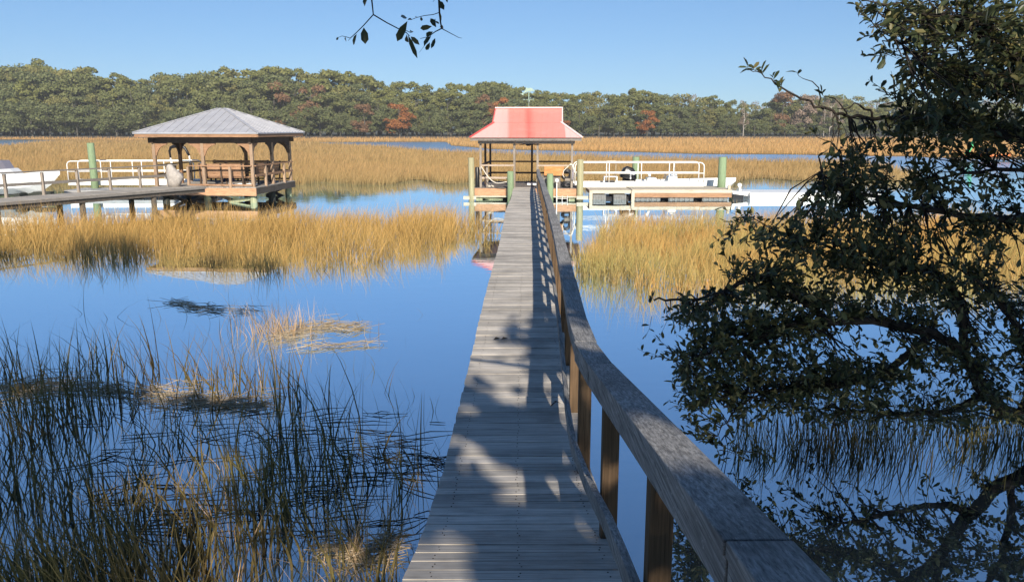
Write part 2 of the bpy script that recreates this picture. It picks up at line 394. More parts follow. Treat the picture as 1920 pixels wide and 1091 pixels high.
# the creek winds between the near and the far marsh: lower and upper edge per bearing (photo columns)
BU = np.array([-400, 0, 60, 95, 110, 570, 590, 620, 700, 760, 800, 838, 846, 920, 1000, 1100, 1167, 1314, 1494, 1650, 1700, 1760, 1920, 2400], float)
BL = np.array([150, 160, 200, 234, 240, 205, 202, 184, 166, 142, 130, 124, 123, 116, 108, 103, 96, 90, 86, 78, 66, 53, 52, 52], float)
BH = np.array([260, 252, 252, 240, 240, 205, 206, 207, 210, 211, 211, 211, 168, 140, 133, 127, 125, 114, 112, 105, 105, 100, 95, 90], float)
def bear(x, y): return 960 + F * x / (y * CP)
def front_edge(u): return 53.5 + 5 * (vnoise(u, u * 0, 60, 8) - .5) + np.where(u > 1390, 2, 0)
def strip(name, ya, yb, z, rows=10):
    us = np.arange(-420, 2400, 6.0); vs = []
    for t in np.linspace(0, 1, rows):
        yy = ya(us) * (1 - t) + yb(us) * t; vs.append(np.stack([(us - 960) / F * yy * CP, yy, np.full_like(us, z)], 1))
    n = len(us); V = np.concatenate(vs); i = (np.arange(rows - 1)[:, None] * n + np.arange(n - 1)).ravel()
    return tag(link(name, np_mesh(name, V, np.stack([i, i + 1, i + n + 1, i + n], 1)), M['marsh']), kind='structure')
yl = lambda u: np.interp(u, BU, BL); yh = lambda u: np.interp(u, BU, BH)
strip('near_marsh_ground', lambda u: np.minimum(front_edge(u) + 1.6, yl(u) - .05), yl, .13)
strip('far_marsh_ground', yh, lambda u: u * 0 + 291, .14)

def field(n, ymin, ymax, mask, hgt, wfac, name, mat, lean=.25, seed=1, segs=2, wmin=.010, hv=.55):
    u = RNG.uniform(-330, 2300, n); inv = RNG.uniform(1 / ymax, 1 / ymin, n); y = 1 / inv; x = (u - 960) / F * y * CP
    jit = (vnoise(x, y, 3.0, seed) - .5) * 3
    keep = mask(u + (vnoise(x, y, 1.5, seed + 1) - .5) * 8, y + jit); x, y, u = x[keep], y[keep], u[keep]
    m = len(x); h = hgt * (.90 - hv * .5 + hv * vnoise(x, y, 4.5, seed + 2)) * RNG.uniform(.65, 1.15, m)
    ln = RNG.normal(0, lean, (m, 2)); ln[:, 0] += .12
    return blades(name, np.stack([x, y, np.full(m, .0)], 1), h, np.maximum(wmin, y * wfac) * RNG.uniform(.6, 1.4, m), ln, mat, segs=segs)
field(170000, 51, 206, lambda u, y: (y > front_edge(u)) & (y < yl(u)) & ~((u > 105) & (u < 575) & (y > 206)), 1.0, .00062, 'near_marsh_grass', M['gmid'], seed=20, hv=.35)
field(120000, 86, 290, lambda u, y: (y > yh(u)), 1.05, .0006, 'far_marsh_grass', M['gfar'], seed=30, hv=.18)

# two nearer stands of tall cordgrass standing in the water on either side of the boardwalk
def stand(name, n, u0, u1, yfront, yback, hgt, mat, seed, wd=.015, clump=.62, thin=None, lean=.26):
    u = RNG.uniform(u0, u1, n); y = RNG.uniform(yfront(u).min() - 1.5, yback(u).max() + 1, n); x = (u - 960) / F * y * CP
    j = (vnoise(x, y, 1.1, seed) - .5) * 2.2
    keep = (y > yfront(u) + j) & (y < yback(u) + j) & (vnoise(x, y, .42, seed + 1) > clump * RNG.uniform(0, 1, n))
    if thin is not None: keep &= RNG.random(n) < thin(u, y)
    x, y, u = x[keep], y[keep], u[keep]; m = len(x)
    cx, cy = np.round(x / .22) * .22, np.round(y / .22) * .22          # blades gather in tussocks
    f = RNG.uniform(.1, .55, m); x = x * (1 - f) + (cx + .16 * (vnoise(cx, cy, .05, 5) - .5)) * f; y = y * (1 - f) + cy * f
    h = hgt * (.34 + .62 * vnoise(x, y, 1.6, seed + 2) + .40 * vnoise(x, y, .5, seed + 6)) * RNG.uniform(.45, 1.25, m)
    ln = RNG.normal(0, lean, (m, 2)) + np.stack([.25 * (vnoise(x, y, .8, seed + 3) - .5), .25 * (vnoise(x, y, .8, seed + 4) - .5)], 1); ln[:, 0] += .08
    return blades(name, np.stack([x, y, np.full(m, -.12)], 1), h + .12, wd * RNG.uniform(.6, 1.5, m), ln, mat, segs=3)
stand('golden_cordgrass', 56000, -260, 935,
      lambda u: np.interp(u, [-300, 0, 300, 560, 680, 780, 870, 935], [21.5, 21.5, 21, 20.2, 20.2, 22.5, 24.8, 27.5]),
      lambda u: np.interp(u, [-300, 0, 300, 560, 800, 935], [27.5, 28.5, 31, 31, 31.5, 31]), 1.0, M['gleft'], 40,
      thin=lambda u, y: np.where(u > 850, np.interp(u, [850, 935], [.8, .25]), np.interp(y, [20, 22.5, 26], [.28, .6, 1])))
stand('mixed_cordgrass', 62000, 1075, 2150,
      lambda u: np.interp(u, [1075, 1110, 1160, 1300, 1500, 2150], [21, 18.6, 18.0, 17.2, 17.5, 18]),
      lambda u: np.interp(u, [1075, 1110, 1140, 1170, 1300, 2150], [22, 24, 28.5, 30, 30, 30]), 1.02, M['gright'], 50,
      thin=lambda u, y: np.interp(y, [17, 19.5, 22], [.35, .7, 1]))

# reeds in the shaded foreground water, left of the boardwalk
def reeds(name, n, sampler, hgt, mat, wd, lean, seed):
    u, py = sampler(n); d = np.stack([(u - 960) / F, CP + (545.5 - py) / F * SP, -SP + (545.5 - py) / F * CP], 1)
    t = -CAMZ / d[:, 2]; x, y = d[:, 0] * t, d[:, 1] * t
    keep = vnoise(x, y, .8, seed) > RNG.uniform(.15, .75, n); x, y = x[keep], y[keep]; m = len(x)
    f = RNG.uniform(0, .7, m); x = x * (1 - f) + np.round(x / .35) * .35 * f; y = y * (1 - f) + np.round(y / .35) * .35 * f
    h = hgt * RNG.uniform(.35, 1.25, m) * (.6 + .7 * vnoise(x, y, 1.3, seed + 1)); ln = RNG.normal(0, lean, (m, 2)); ln[:, 0] -= .12
    return blades(name, np.stack([x, y, np.full(m, -.05)], 1), h + .15, wd * RNG.uniform(.5, 1.5, m), ln, mat, segs=4, shape=1.8)
def s_left(n):
    py = RNG.uniform(690, 1290, n); mx = np.interp(py, [690, 760, 850, 1000, 1290], [420, 640, 790, 830, 760])
    return mx - (mx + 420) * RNG.random(n) ** .75, py
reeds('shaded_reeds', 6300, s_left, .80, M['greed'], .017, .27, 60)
reeds('pale_reeds', 900, s_left, .62, M['gdead'], .011, .30, 62)
def s_sparse(n):
    return RNG.uniform(-60, 850, n), RNG.uniform(590, 900, n)
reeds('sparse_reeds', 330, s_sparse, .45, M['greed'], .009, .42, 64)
def s_sun(n):
    return np.where(RNG.random(n) < .75, RNG.normal(525, 45, n), RNG.normal(470, 30, n)), RNG.normal(628, 12, n)
reeds('sunlit_dead_reeds', 520, s_sun, .62, M['gdead'], .010, .3, 66)
def s_edge(n):
    return RNG.normal(700, 45, n), RNG.normal(1065, 35, n)
reeds('boardwalk_edge_reeds', 380, s_edge, .30, M['gdead'], .007, .6, 68)
def s_right(n):
    return RNG.uniform(1380, 2080, n), RNG.uniform(800, 890, n)
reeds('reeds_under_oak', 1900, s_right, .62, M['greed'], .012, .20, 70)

def straw_noise(t, k): return .35 + 1.3 * abs(math.sin(t * 7.3 + k) * math.sin(t * 17 + 2 * k))
def mat_of_straw(name, label, quad, n, mat, group, ln=.6, z=.12, stack=.04):
    """a raft of fallen stems floating on the water; quad = photo points of its two ends and half width in px"""
    (xa, ya), (xb, yb), hw = quad; A, B = ground(xa, ya), ground(xb, yb); d = (B - A); L = d.length; d.normalize(); s = Vector((-d.y, d.x, 0)); mb = MB()
    wy = (ground(xa, ya - hw) - ground(xa, ya + hw)).length / 2
    for _ in range(n):
        t = random.random(); kk = n * .37; off = random.gauss(.5 * math.sin(t * 5 + kk), .55 * straw_noise(t, kk)) * wy; a = random.gauss(.35 * math.sin(t * 9 + kk), .38) + (random.uniform(-1.2, 1.2) if random.random() < .15 else 0); l = ln * random.uniform(.25, 1.2)
        c = A + d * (t * L) + s * off; dd = (d * math.cos(a) + s * math.sin(a)) * l / 2; zz = z + random.random() * stack
        up = Vector((0, 0, random.gauss(0, .03))); bend = s * random.gauss(0, .05) * l
        mb.tube([c - dd + Vector((0, 0, zz)) - up, c + bend + Vector((0, 0, zz)), c + dd + Vector((0, 0, zz)) + up], [.0045, .0055, .003], 3, smooth=False)
    o = mb.build(name, mat, origin=(A + B) / 2); return tag(o, label, 'reed raft', group)
g = 'rafts of fallen reeds on the water'
mat_of_straw('reed_raft', 'thin raft of brown fallen reeds on open water below the golden grass', ((310, 578), (470, 594), 6), 90, M['straw'], g)
mat_of_straw('reed_raft', 'pale straw raft fanning out right of the sunlit dead reed tuft', ((520, 640), (680, 622), 15), 150, M['straw'], g)
mat_of_straw('reed_raft', 'small flat straw raft lying nearest the boardwalk on blue water', ((560, 668), (700, 655), 3), 34, M['straw'], g)
mat_of_straw('reed_raft', 'long brown raft of dead stems across the shaded reeds on the left', ((-60, 746), (520, 764), 16), 340, M['straw'], g, .7)
mb = MB()
for _ in range(150):                                            # single fallen stems lying on the shaded water
    q = ground(random.uniform(150, 825), random.uniform(770, 1010), .115); a = random.gauss(.12, .35); l = random.uniform(.2, .75); d = Vector((math.cos(a), math.sin(a), 0)) * l / 2; n_ = Vector((-d.y, d.x, 0)) * random.gauss(0, .12)
    mb.tube([q - d, q + n_ + Vector((0, 0, random.uniform(0, .03))), q + d], [.005, .007, .003], 3, smooth=False)
tag(mb.build('fallen_stems', M['drift']), kind='stuff')
mat_of_straw('reed_raft', 'few dark stems lying against the edge of the boardwalk', ((690, 862), (836, 892), 10), 26, M['drift'], g, .5)
mat_of_straw('reed_raft', 'tangle of cut straw heaped against the near end of the boardwalk', ((610, 1060), (750, 1040), 24), 90, M['straw'], g, .4)
# ================================================================== THE BOARDWALK
DY = [-1.5, 0, 1.4, 3.3, 4.3, 5.5, 7, 10, 16, 25, 28, 34, 41.3]
DZ = [2.12, 2.08, 1.97, 1.68, 1.43, 1.25, 1.23, 1.23, 1.22, 1.19, 1.12, .93, .72]
def deck_z(y): return float(np.interp(y, DY, DZ))
def deck_x(y): return .036 + max(0, y - 5.5) * .0172 + .02 * math.sin(y * .45) * min(1, max(0, (y - 8) / 6))
HALF = .54
bw = thing('boardwalk', (deck_x(3), 3, deck_z(3)), 'long grey plank boardwalk with a handrail running out to the red roofed pavilion', 'boardwalk')
mb = MB(); y = -1.5
while y < 41.2:
    y2 = y + .142; ym = (y + y2) / 2; z = deck_z(ym); th = math.atan2(deck_z(y2) - deck_z(y), .142)
    cx = deck_x(ym) + random.uniform(-.004, .004); hw = HALF + random.uniform(-.004, .004); dz = random.uniform(-.003, .003)
    ry = random.gauss(0, .004)
    a, b = (cx - hw, ym, z + dz - .02 - ry * hw), (cx + hw, ym, z + dz - .02 + ry * hw)
    mb.beam(a, b, .1335, .038, (0, -math.sin(th), math.cos(th))); y = y2
mb.build('decking', M['deck'], bw)
mb = MB(); y = -1.5                                             # rusty nail heads over the stringers
while y < 14:
    for sx in (-.42, 0, .42):
        for q in (.045, .10):
            yy = y + q + random.uniform(-.008, .008); mb.box((deck_x(yy) + sx + random.uniform(-.012, .012), yy, deck_z(yy) + .0005), (.006, .006, .003), random.random())
    y += .142
tag(mb.build('nail_heads', M['bark'], bw), kind='stuff')
ys = np.linspace(-1.5, 41.2, 60)
for sx in (-.42, 0, .42):
    MB().ribbon([(deck_x(t) + sx, t, deck_z(t) - .04 - .095) for t in ys], .045, .18).build('stringer', M['stringer'], bw)
t = 2.4
while t < 41:
    for sx in (-.40, .40):
        MB().tube([(deck_x(t) + sx, t, -.6), (deck_x(t) + sx, t, deck_z(t) - .25)], .085, 10).build('piling', M['pile'], bw)
    MB().box((deck_x(t), t, deck_z(t) - .275), (1.06, .1, .09)).build('cross_beam', M['stringer'], bw)
    t += 3.1
# handrail along the right edge
CY = [-.6, .3, 1.4, 2.9, 4.37, 5.2, 6.2, 7.1, 9, 12, 18, 25, 30, 36, 41]
CZ = [3.10, 2.99, 2.845, 2.61, 2.37, 2.28, 2.22, 2.19, 2.16, 2.17, 2.14, 2.08, 1.93, 1.76, 1.62]
CX = [.56, .545, .53, .515, .505, .49, .51, .545, .61, .69, .80, .93, 1.03, 1.17, 1.33]
def cap(y): return Vector((float(np.interp(y, CY, CX)), y, float(np.interp(y, CY, CZ))))
joints = [-.6, 1.57, 4.38, 5.18, 8.0, 11.3, 15, 19, 23, 27, 31, 35, 38, 40.9]
for a, b in zip(joints, joints[1:]):
    seg = np.linspace(a + .004, b - .004, 7); off = random.uniform(-.006, .006)
    MB().ribbon([cap(q) + Vector((off, 0, 0)) for q in seg], .145, .04).build('cap_rail', M['rail'], bw, bevel=.004)
    MB().ribbon([cap(q) + Vector((-.043 + off, 0, -.02 - .048)) for q in seg], .044, .094).build('rail_board', M['rail'], bw, bevel=.003)
    MB().ribbon([cap(q) + Vector((-.062, 0, -(cap(q).z - deck_z(q)) + .245)) for q in seg], .038, .088).build('lower_rail', M['rail'], bw, bevel=.003)
t = -.02
while t < 41:
    c = cap(t); top = c.z - .021
    MB().box((c.x + .022, t, (top + deck_z(t) - .32) / 2), (.088, .088, top - deck_z(t) + .32)).build('rail_post', M['post'], bw, bevel=.004)
    t += 1.36 if t < 6 else 1.42
for (px, py, lab) in ((925, 586, 'curled brown oak leaf lying on the sunny part of the boardwalk'), (1033, 672, 'dry brown twig lying in the rail shadow on the boardwalk')):
    d = ray(px, py); yy = 9.2 if py < 600 else 6.9; p = Vector((colx(px, yy, deck_z(yy)), yy, deck_z(yy) + .004)); mb = MB()
    if py < 600:
        for q in range(2):
            mb.add([p + Vector((q * .09, 0, .004)), p + Vector((.03 + q * .09, .03, .03)), p + Vector((.09 + q * .09, .02, .012)), p + Vector((.05 + q * .09, -.03, .02))], [(0, 1, 2, 3)])
        tag(mb.build('fallen_leaf', M['bark'], origin=p), lab, 'leaf')
    else:
        mb.tube([p, p + Vector((.05, .06, .02)), p + Vector((.09, .05, .006))], [.006, .005, .002], 5); mb.tube([p + Vector((.05, .06, .02)), p + Vector((.03, .12, .006))], [.004, .002], 5)
        tag(mb.build('fallen_twig', M['bark'], origin=p), lab, 'twig')

# ================================================================== LEFT: GREY-ROOFED GAZEBO
GC = Vector((-14.76, 41.8, 0)); GM = Matrix.Translation(GC) @ Matrix.Rotation(R(-5.6), 4, 'Z')
gz = thing('gazebo', GC, 'open wooden gazebo on pilings with a grey metal hip roof', 'gazebo')
FZ, EZ, EH, AZ, PH = .88, 3.47, 3.12, 4.66, 2.46
mb = MB(GM); cs = [(-EH, -EH, EZ), (EH, -EH, EZ), (EH, EH, EZ), (-EH, EH, EZ)]; a = .18
top = [(-a, -a, AZ), (a, -a, AZ), (a, a, AZ), (-a, a, AZ)]
mb.add(cs + top + [(x, y, z - .05) for x, y, z in cs], [(0, 1, 5, 4), (1, 2, 6, 5), (2, 3, 7, 6), (3, 0, 4, 7), (4, 5, 6, 7), (0, 8, 9, 1), (1, 9, 10, 2), (2, 10, 11, 3), (3, 11, 8, 0), (11, 10, 9, 8)])
for q in range(4):                                              # standing seams and hip caps
    rot = Matrix.Rotation(q * math.pi / 2, 4, 'Z')
    for x in np.arange(-EH + .3, EH - .2, .41):
        yt = -max(abs(x), a); tt = (yt + EH) / (EH - a)
        p0, p1 = Vector((x, -EH, EZ + .012)), Vector((x, yt, EZ + (AZ - EZ) * tt + .012)); mb.beam(rot @ p0, rot @ p1, .035, .04)
    mb.beam(rot @ Vector((EH, -EH, EZ + .02)), rot @ Vector((a, -a, AZ + .02)), .14, .03)
rf = mb.build('roof', M['roofgrey'], gz)
mb = MB(GM)
for q in range(4): mb.m = GM @ Matrix.Rotation(q * math.pi / 2, 4, 'Z'); mb.box((0, -EH + .06, EZ - .13), (2 * EH - .16, .04, .15))
mb.build('fascia', M['brown'], gz)
mb = MB(GM)
for q in range(4):
    mb.m = GM @ Matrix.Rotation(q * math.pi / 2, 4, 'Z'); mb.box((0, -PH, EZ - .36), (2 * PH + .5 - (.13 if q % 2 else 0), .12, .26))
    for x in (-1.6, -.8, 0, .8, 1.6): mb.beam((x, -EH + .12, EZ - .1), (x * .4, -.4, AZ - .28), .05, .13)
mb.m = GM; mb.box((0, 0, EZ - .215), (2 * PH - .3, 2 * PH - .3, .02)); mb.build('roof_beam', M['darkwood'], gz)
ring = [(-PH, -PH), (0, -PH), (PH, -PH), (PH, 0), (PH, PH), (0, PH), (-PH, PH), (-PH, 0)]
for i, (x, y) in enumerate(ring):
    front = y < -1
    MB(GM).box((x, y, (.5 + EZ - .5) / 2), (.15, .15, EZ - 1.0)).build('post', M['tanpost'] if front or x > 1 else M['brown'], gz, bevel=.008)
    for dx, dy in ((1, 0), (-1, 0), (0, 1), (0, -1)):
        if abs(x + dx * .4) > PH + .01 or abs(y + dy * .4) > PH + .01: continue
        if dx and abs(y) < PH - .1 or dy and abs(x) < PH - .1: continue
        pts = [(0, 0), (0, -.62), (.06, -.60), (.12, -.42), (.24, -.24), (.42, -.13), (.60, -.08), (.62, 0)]; o3 = Vector((x, y, EZ - .49)); nrm = Vector((dy, dx, 0)) * .07
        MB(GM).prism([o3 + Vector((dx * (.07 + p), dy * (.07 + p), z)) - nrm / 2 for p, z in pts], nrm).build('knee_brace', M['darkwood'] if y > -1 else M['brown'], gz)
mb = MB(GM)
for x in np.arange(-2.55, 2.6, .15): mb.box((x, 0, FZ - .02), (.14, 5.2, .04))
mb.build('floor', M['walk'], gz)
mb = MB(GM); mb.box((0, -2.63, FZ - .23), (5.3, .05, .36)); mb.build('rim_board', M['rimwood'], gz)
mb = MB(GM)
for q in (1, 2, 3): mb.m = GM @ Matrix.Rotation(q * math.pi / 2, 4, 'Z'); mb.box((0, -2.63, FZ - .20), (5.18, .05, .30))
mb.m = GM
for y in np.arange(-2, 2.3, .6): mb.box((0, y, FZ - .16), (4.9, .05, .2))
mb.build('floor_joist', M['walkside'], gz)
def rail_run(p0, p1, posts, name_mat, z0, hi=1.0, mid=.5, low=.12):
    p0, p1 = Vector(p0), Vector(p1)
    for zz, hh in ((hi, .05), (mid, .10), (low, .08)):
        if zz is None: continue
        MB(GM).beam(p0 + Vector((0, 0, z0 + zz)), p1 + Vector((0, 0, z0 + zz)), .09 if zz == hi else .045, hh).build('railing', name_mat, gz)
    for f in posts: c = p0.lerp(p1, f); MB(GM).box((c.x, c.y, z0 + hi / 2 - .1), (.11, .11, hi + .1)).build('rail_post', M['tanpost'], gz)
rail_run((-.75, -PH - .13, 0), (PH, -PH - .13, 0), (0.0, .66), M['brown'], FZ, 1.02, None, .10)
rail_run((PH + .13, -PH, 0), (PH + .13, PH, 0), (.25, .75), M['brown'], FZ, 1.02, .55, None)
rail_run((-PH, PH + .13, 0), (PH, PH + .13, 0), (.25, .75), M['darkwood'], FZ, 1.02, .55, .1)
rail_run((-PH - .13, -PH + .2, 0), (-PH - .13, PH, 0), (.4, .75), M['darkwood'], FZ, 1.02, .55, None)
def bench(name, cx, cy, L, rz, label):
    m = GM @ Matrix.Translation((cx, cy, FZ)) @ Matrix.Rotation(rz, 4, 'Z'); root = thing(name, m.translation, label, 'bench', 'benches in the gazebo')
    mb = MB(m)
    for q in range(4): mb.box((0, -.21 + q * .13, .44), (L, .115, .04))
    mb.build('seat', M['brown'], root); mb = MB(m)
    for q in range(4): mb.beam((-L / 2, .27 + q * .02, .56 + q * .155), (L / 2, .27 + q * .02, .56 + q * .155), .03, .14)
    mb.build('backrest', M['brown'], root)
    for x in (-L / 2 + .1, 0, L / 2 - .1):
        mb = MB(m); mb.beam((x, .30, 0), (x, .36, 1.12), .08, .06); mb.box((x, -.02, .39), (.07, .5, .06)); mb.box((x, -.2, .18), (.07, .07, .36)); mb.build('leg', M['darkwood'], root)
bench('bench', .72, -1.83, 2.35, math.pi, 'brown slatted bench backing onto the front railing of the gazebo')
bench('bench', -.2, 1.9, 3.2, 0, 'long brown slatted bench along the back railing of the gazebo')
bench('bench', 1.95, -.2, 3.4, -math.pi / 2, 'brown slatted bench along the right side of the gazebo')
for x, y in [(0, -2.3), (2.35, -2.3), (2.35, 2.3), (-2.2, -2.2), (2.35, 0), (0, 2.3), (-2.3, 2.3), (-2.2, 0)]:
    lit = (x, y) in [(0, -2.3), (2.35, -2.3), (2.35, 2.3)]  # sun and shade put into the colour: lit piles pale, others near-black
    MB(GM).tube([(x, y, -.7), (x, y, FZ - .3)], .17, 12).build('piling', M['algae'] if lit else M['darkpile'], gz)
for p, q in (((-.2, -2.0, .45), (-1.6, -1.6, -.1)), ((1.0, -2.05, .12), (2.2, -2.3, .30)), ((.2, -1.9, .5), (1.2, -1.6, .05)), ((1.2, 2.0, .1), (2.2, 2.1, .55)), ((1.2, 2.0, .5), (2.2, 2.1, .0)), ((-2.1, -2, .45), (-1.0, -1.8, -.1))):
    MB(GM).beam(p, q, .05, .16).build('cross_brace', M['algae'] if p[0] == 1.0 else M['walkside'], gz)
b = GM @ Vector((-.1, 1.6, FZ + .44)); mb = MB(GM); 
tag(MB().box(at(396, 311, 42.9), (.40, .08, .13)).add([], []).build('blue_cushion', M['blue'], origin=at(396, 311, 42.9), bevel=.03), 'small blue cushion on the back bench of the gazebo', 'cushion')
p = GM @ Vector((-.55, 1.2, FZ)); mb = MB()
mb.loft([[p + Vector((r * math.cos(q * .7854) * 1.5, r * math.sin(q * .7854), z)) for q in range(8)] for z, r in ((0, .22), (.14, .26), (.24, .22), (.30, .08))])
tag(mb.build('dark_bag', M['navy'], origin=p), 'dark navy bag on the gazebo floor behind the front railing', 'bag')
p = GM @ Vector((.9, -1.9, FZ + .0)); mb = MB(); mb.tube([p + Vector((q * .12, .06 * math.sin(q * 1.1), .05 + .05 * math.sin(q * .9) ** 2)) for q in range(13)], [.05] * 13, 6)
tag(mb.build('folded_sail', M['alu'], origin=p), 'pale rolled cloth lying along the gazebo floor edge', 'cloth')

# ------------------------------------------------------------------ walkway to the gazebo from the left shore
W0, W1 = Vector((-25.6, 18.8, 1.0)), Vector((-15.3, 38.4, .985)); wd = (W1 - W0).normalized(); wn = Vector((wd.y, -wd.x, 0))
wk = thing('walkway', W1, 'weathered plank walkway with a railing leading from the left to the gazebo', 'walkway')
mb = MB(); L = (W1 - W0).length
for q in np.arange(0, L, .145): c = W0 + wd * (q + .07); mb.beam(c - wn * .95, c + wn * .95, .138, .04)
mb.build('decking', M['walk'], wk)
for s in (-.88, 0, .88): MB().beam(W0 + wn * s - Vector((0, 0, .15)), W1 + wn * s - Vector((0, 0, .15)), .05, .24).build('stringer', M['walkside'], wk)
mb = MB(); mb.beam(W0 + wn * .975 - Vector((0, 0, .05)), W1 + wn * .975 - Vector((0, 0, .05)), .04, .10); mb.build('edge_board', M['greywood'], wk)
for q in np.arange(2.4, L, 3.4):
    c = W0 + wd * q
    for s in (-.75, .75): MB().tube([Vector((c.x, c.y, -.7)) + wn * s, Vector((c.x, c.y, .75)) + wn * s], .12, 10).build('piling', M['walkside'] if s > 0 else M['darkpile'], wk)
for q in np.arange(.3, L, 1.52):
    c = W0 + wd * q - wn * .9; MB().box((c.x, c.y, 1.40), (.1, .1, 1.05)).build('rail_post', M['greypost'], wk)
for zz, ww, hh in ((.98, .14, .05), (.50, .045, .12)):
    MB().beam(W0 - wn * .9 + Vector((0, 0, zz)), W1 - wn * .9 + Vector((0, 0, zz)), ww, hh).build('railing', M['greywood'], wk)
p = at(326, 345, 37.6); p.z = 1.0
mb = MB(); rr = []
for z, r, ox in ((0, .26, 0), (.22, .34, .03), (.45, .40, .10), (.62, .36, .05), (.78, .22, -.06), (.95, .17, -.12), (1.05, .08, -.12)):
    rr.append([p + Vector((ox + r * math.cos(q * .5236) * random.uniform(.85, 1.15), .7 * r * math.sin(q * .5236), z)) for q in range(12)])
mb.loft(rr); tag(mb.build('canvas_bundle', M['bundle'], origin=p), 'pale grey lumpy canvas bundle standing where the walkway meets the gazebo', 'bundle')
# ================================================================== shared builders: gangway, pilings, boats
def arc_loop(x0, x1, z0, z1, y, r=.22):
    pts = [(x0, y, z0)]
    for q in range(5): a = q / 4 * math.pi / 2; pts.append((x0 + r - r * math.cos(a), y, z1 - r + r * math.sin(a)))
    for q in range(5): a = q / 4 * math.pi / 2; pts.append((x1 - r + r * math.sin(a), y, z1 - r + r * math.cos(a)))
    pts.append((x1, y, z0)); return pts
def make_gangway(loc, label):
    root = thing('gangway', loc, label, 'gangway', 'white metal gangways'); m = Matrix.Translation(loc); L = 6.9
    mb = MB(m); mb.box((L / 2, .6, .0), (L, 1.24, .05)); mb.build('deck', M['alu'], root)
    for y in (-.02, 1.22): MB(m).box((L / 2, y, .0), (L, .06, .26)).build('side_beam', M['white'], root)
    for y in (0, 1.2):
        MB(m).tube(arc_loop(.0, L, .1, 1.18, y), .030, 8).build('hand_rail', M['white'], root)
        MB(m).tube([(.0, y, .62), (L, y, .62)], .026, 8).build('mid_rail', M['white'], root)
        for q in range(1, 4): MB(m).tube([(L * q / 4 + .1, y, .1), (L * q / 4 + .1, y, 1.17)], .024, 8).build('rail_upright', M['white'], root)
    return root
gw = make_gangway(Vector((colx(1078, 43.2, 1), 43.2, .70)), 'white metal gangway with tube rails between the pavilion and the floating dock')
g2 = copy_tree(gw); g2.location = (colx(128, 44.6, 1), 44.6, .72); g2.rotation_euler = (0, 0, R(2)); g2['label'] = 'white metal gangway with tube rails behind the left walkway'

def piling(px, Y, ztop, r, mat, label, z0=-.8, name='piling'):
    x = colx(px, Y, .5); mb = MB(); mb.tube([(x, Y, z0), (x + .01, Y, ztop * .5), (x, Y, ztop - .02), (x, Y, ztop)], [r * 1.04, r, r * .97, r * .85], 14)
    return tag(mb.build(name, mat, origin=(x, Y, 0)), label, 'piling', 'mooring pilings')
piling(884, 40.4, 2.25, .15, M['pile'], 'weathered tan piling left of the red roofed pavilion')
piling(1087, 40.6, 2.15, .17, M['pile'], 'weathered tan piling right of the red roofed pavilion')
piling(1191, 47.2, 2.05, .21, M['treated'], 'green treated piling behind the outboard motor of the skiff')
piling(1352, 42.6, 2.2, .21, M['treated'], 'tall green treated piling at the far right of the floating dock')
piling(178, 44.2, 2.9, .19, M['treated'], 'tall green piling standing behind the left walkway railing')
piling(895, 41.6, 1.72, .11, M['black'], 'short black pipe piling at the left corner of the pavilion')
piling(957, 40.3, 1.58, .165, M['treated'], 'short bright green piling beside the end of the boardwalk')
piling(1031, 40.5, 1.45, .17, M['treated'], 'short green piling half hidden behind the boardwalk handrail')

def hull(mb, L, B, zk, zs0, zs1, flare=.25, n=14):
    """open boat hull, stern at x=0, bow at x=L; sheer rises from zs0 to zs1"""
    rings = []
    for i in range(n):
        t = i / (n - 1); b = B / 2 * (1 - max(0, (t - .45) / .55) ** 2.2) + .012; s = zs0 + (zs1 - zs0) * t ** 2
        keel = zk + (s - zk) * max(0, (t - .72) / .28) ** 2.0 * .82; ch = keel + (s - keel) * .38; x = L * t - (0 if t < 1 else 0)
        bc = b * (1 - flare * (.4 + .6 * t))
        rings.append([(x, -b * 1.04, s), (x, -b, s - .07), (x, -bc, ch), (x, 0, keel), (x, bc, ch), (x, b, s - .07), (x, b * 1.04, s), (x, b * .90, s), (x, b * .86, s - .10), (x, -b * .86, s - .10), (x, -b * .90, s)])
    mb.loft(rings, closed=True, caps=True, smooth=False); return mb
# left boat: white hull, bow to the right, behind the walkway
m = Matrix.Translation((colx(117, 40, 1.2) - 6.6, 40.2, 0)) @ Matrix.Rotation(R(-3), 4, 'Z')
lb = thing('motorboat', m.translation, 'white motorboat with a tinted windscreen moored behind the walkway at the left edge', 'boat')
hull(MB(m), 6.6, 2.2, .42, 1.28, 1.68).build('hull', M['hullwhite'], lb)
mb = MB(m)
for sgn in (-1, 1): mb.loft([[(x, sgn * (y + .008), z - .055 * 0 - .23), (x, sgn * (y + .02), z - .16)] for x, y, z in ((0, 1.08, 1.28), (2, 1.08, 1.31), (3.6, 1.02, 1.40), (4.8, .80, 1.49), (5.7, .48, 1.57))], closed=False, caps=False)
mb.build('rub_strake', M['hullgrey'], lb)
mb = MB(m); mb.loft([[(1.2, -.85, z), (x1, -.8, z), (x1 + .1, 0, z), (x1, .8, z), (1.2, .85, z)] for z, x1 in ((1.2, 4.3), (1.55, 4.15), (1.72, 3.95))], smooth=False); mb.build('cabin_top', M['hullwhite'], lb)
mb = MB(m); mb.loft([[(2.2, -.72, z), (x1, -.68, z), (x1 + .05, 0, z), (x1, .68, z), (2.2, .72, z)] for z, x1 in ((1.72, 3.85), (2.12, 3.62))], smooth=False); mb.build('windscreen', M['glass'], lb)
mb = MB(m); mb.box((3.0, 0, .50), (6.2, .3, .2)); mb.box((1.5, 0, .3), (.3, 2.4, .5)); mb.box((4.8, 0, .3), (.3, 1.6, .5)); o = mb.build('boat_cradle', M['darkpile'], origin=m @ Vector((3, 0, 0)))
tag(o, 'dark timber cradle under the white motorboat', 'cradle')
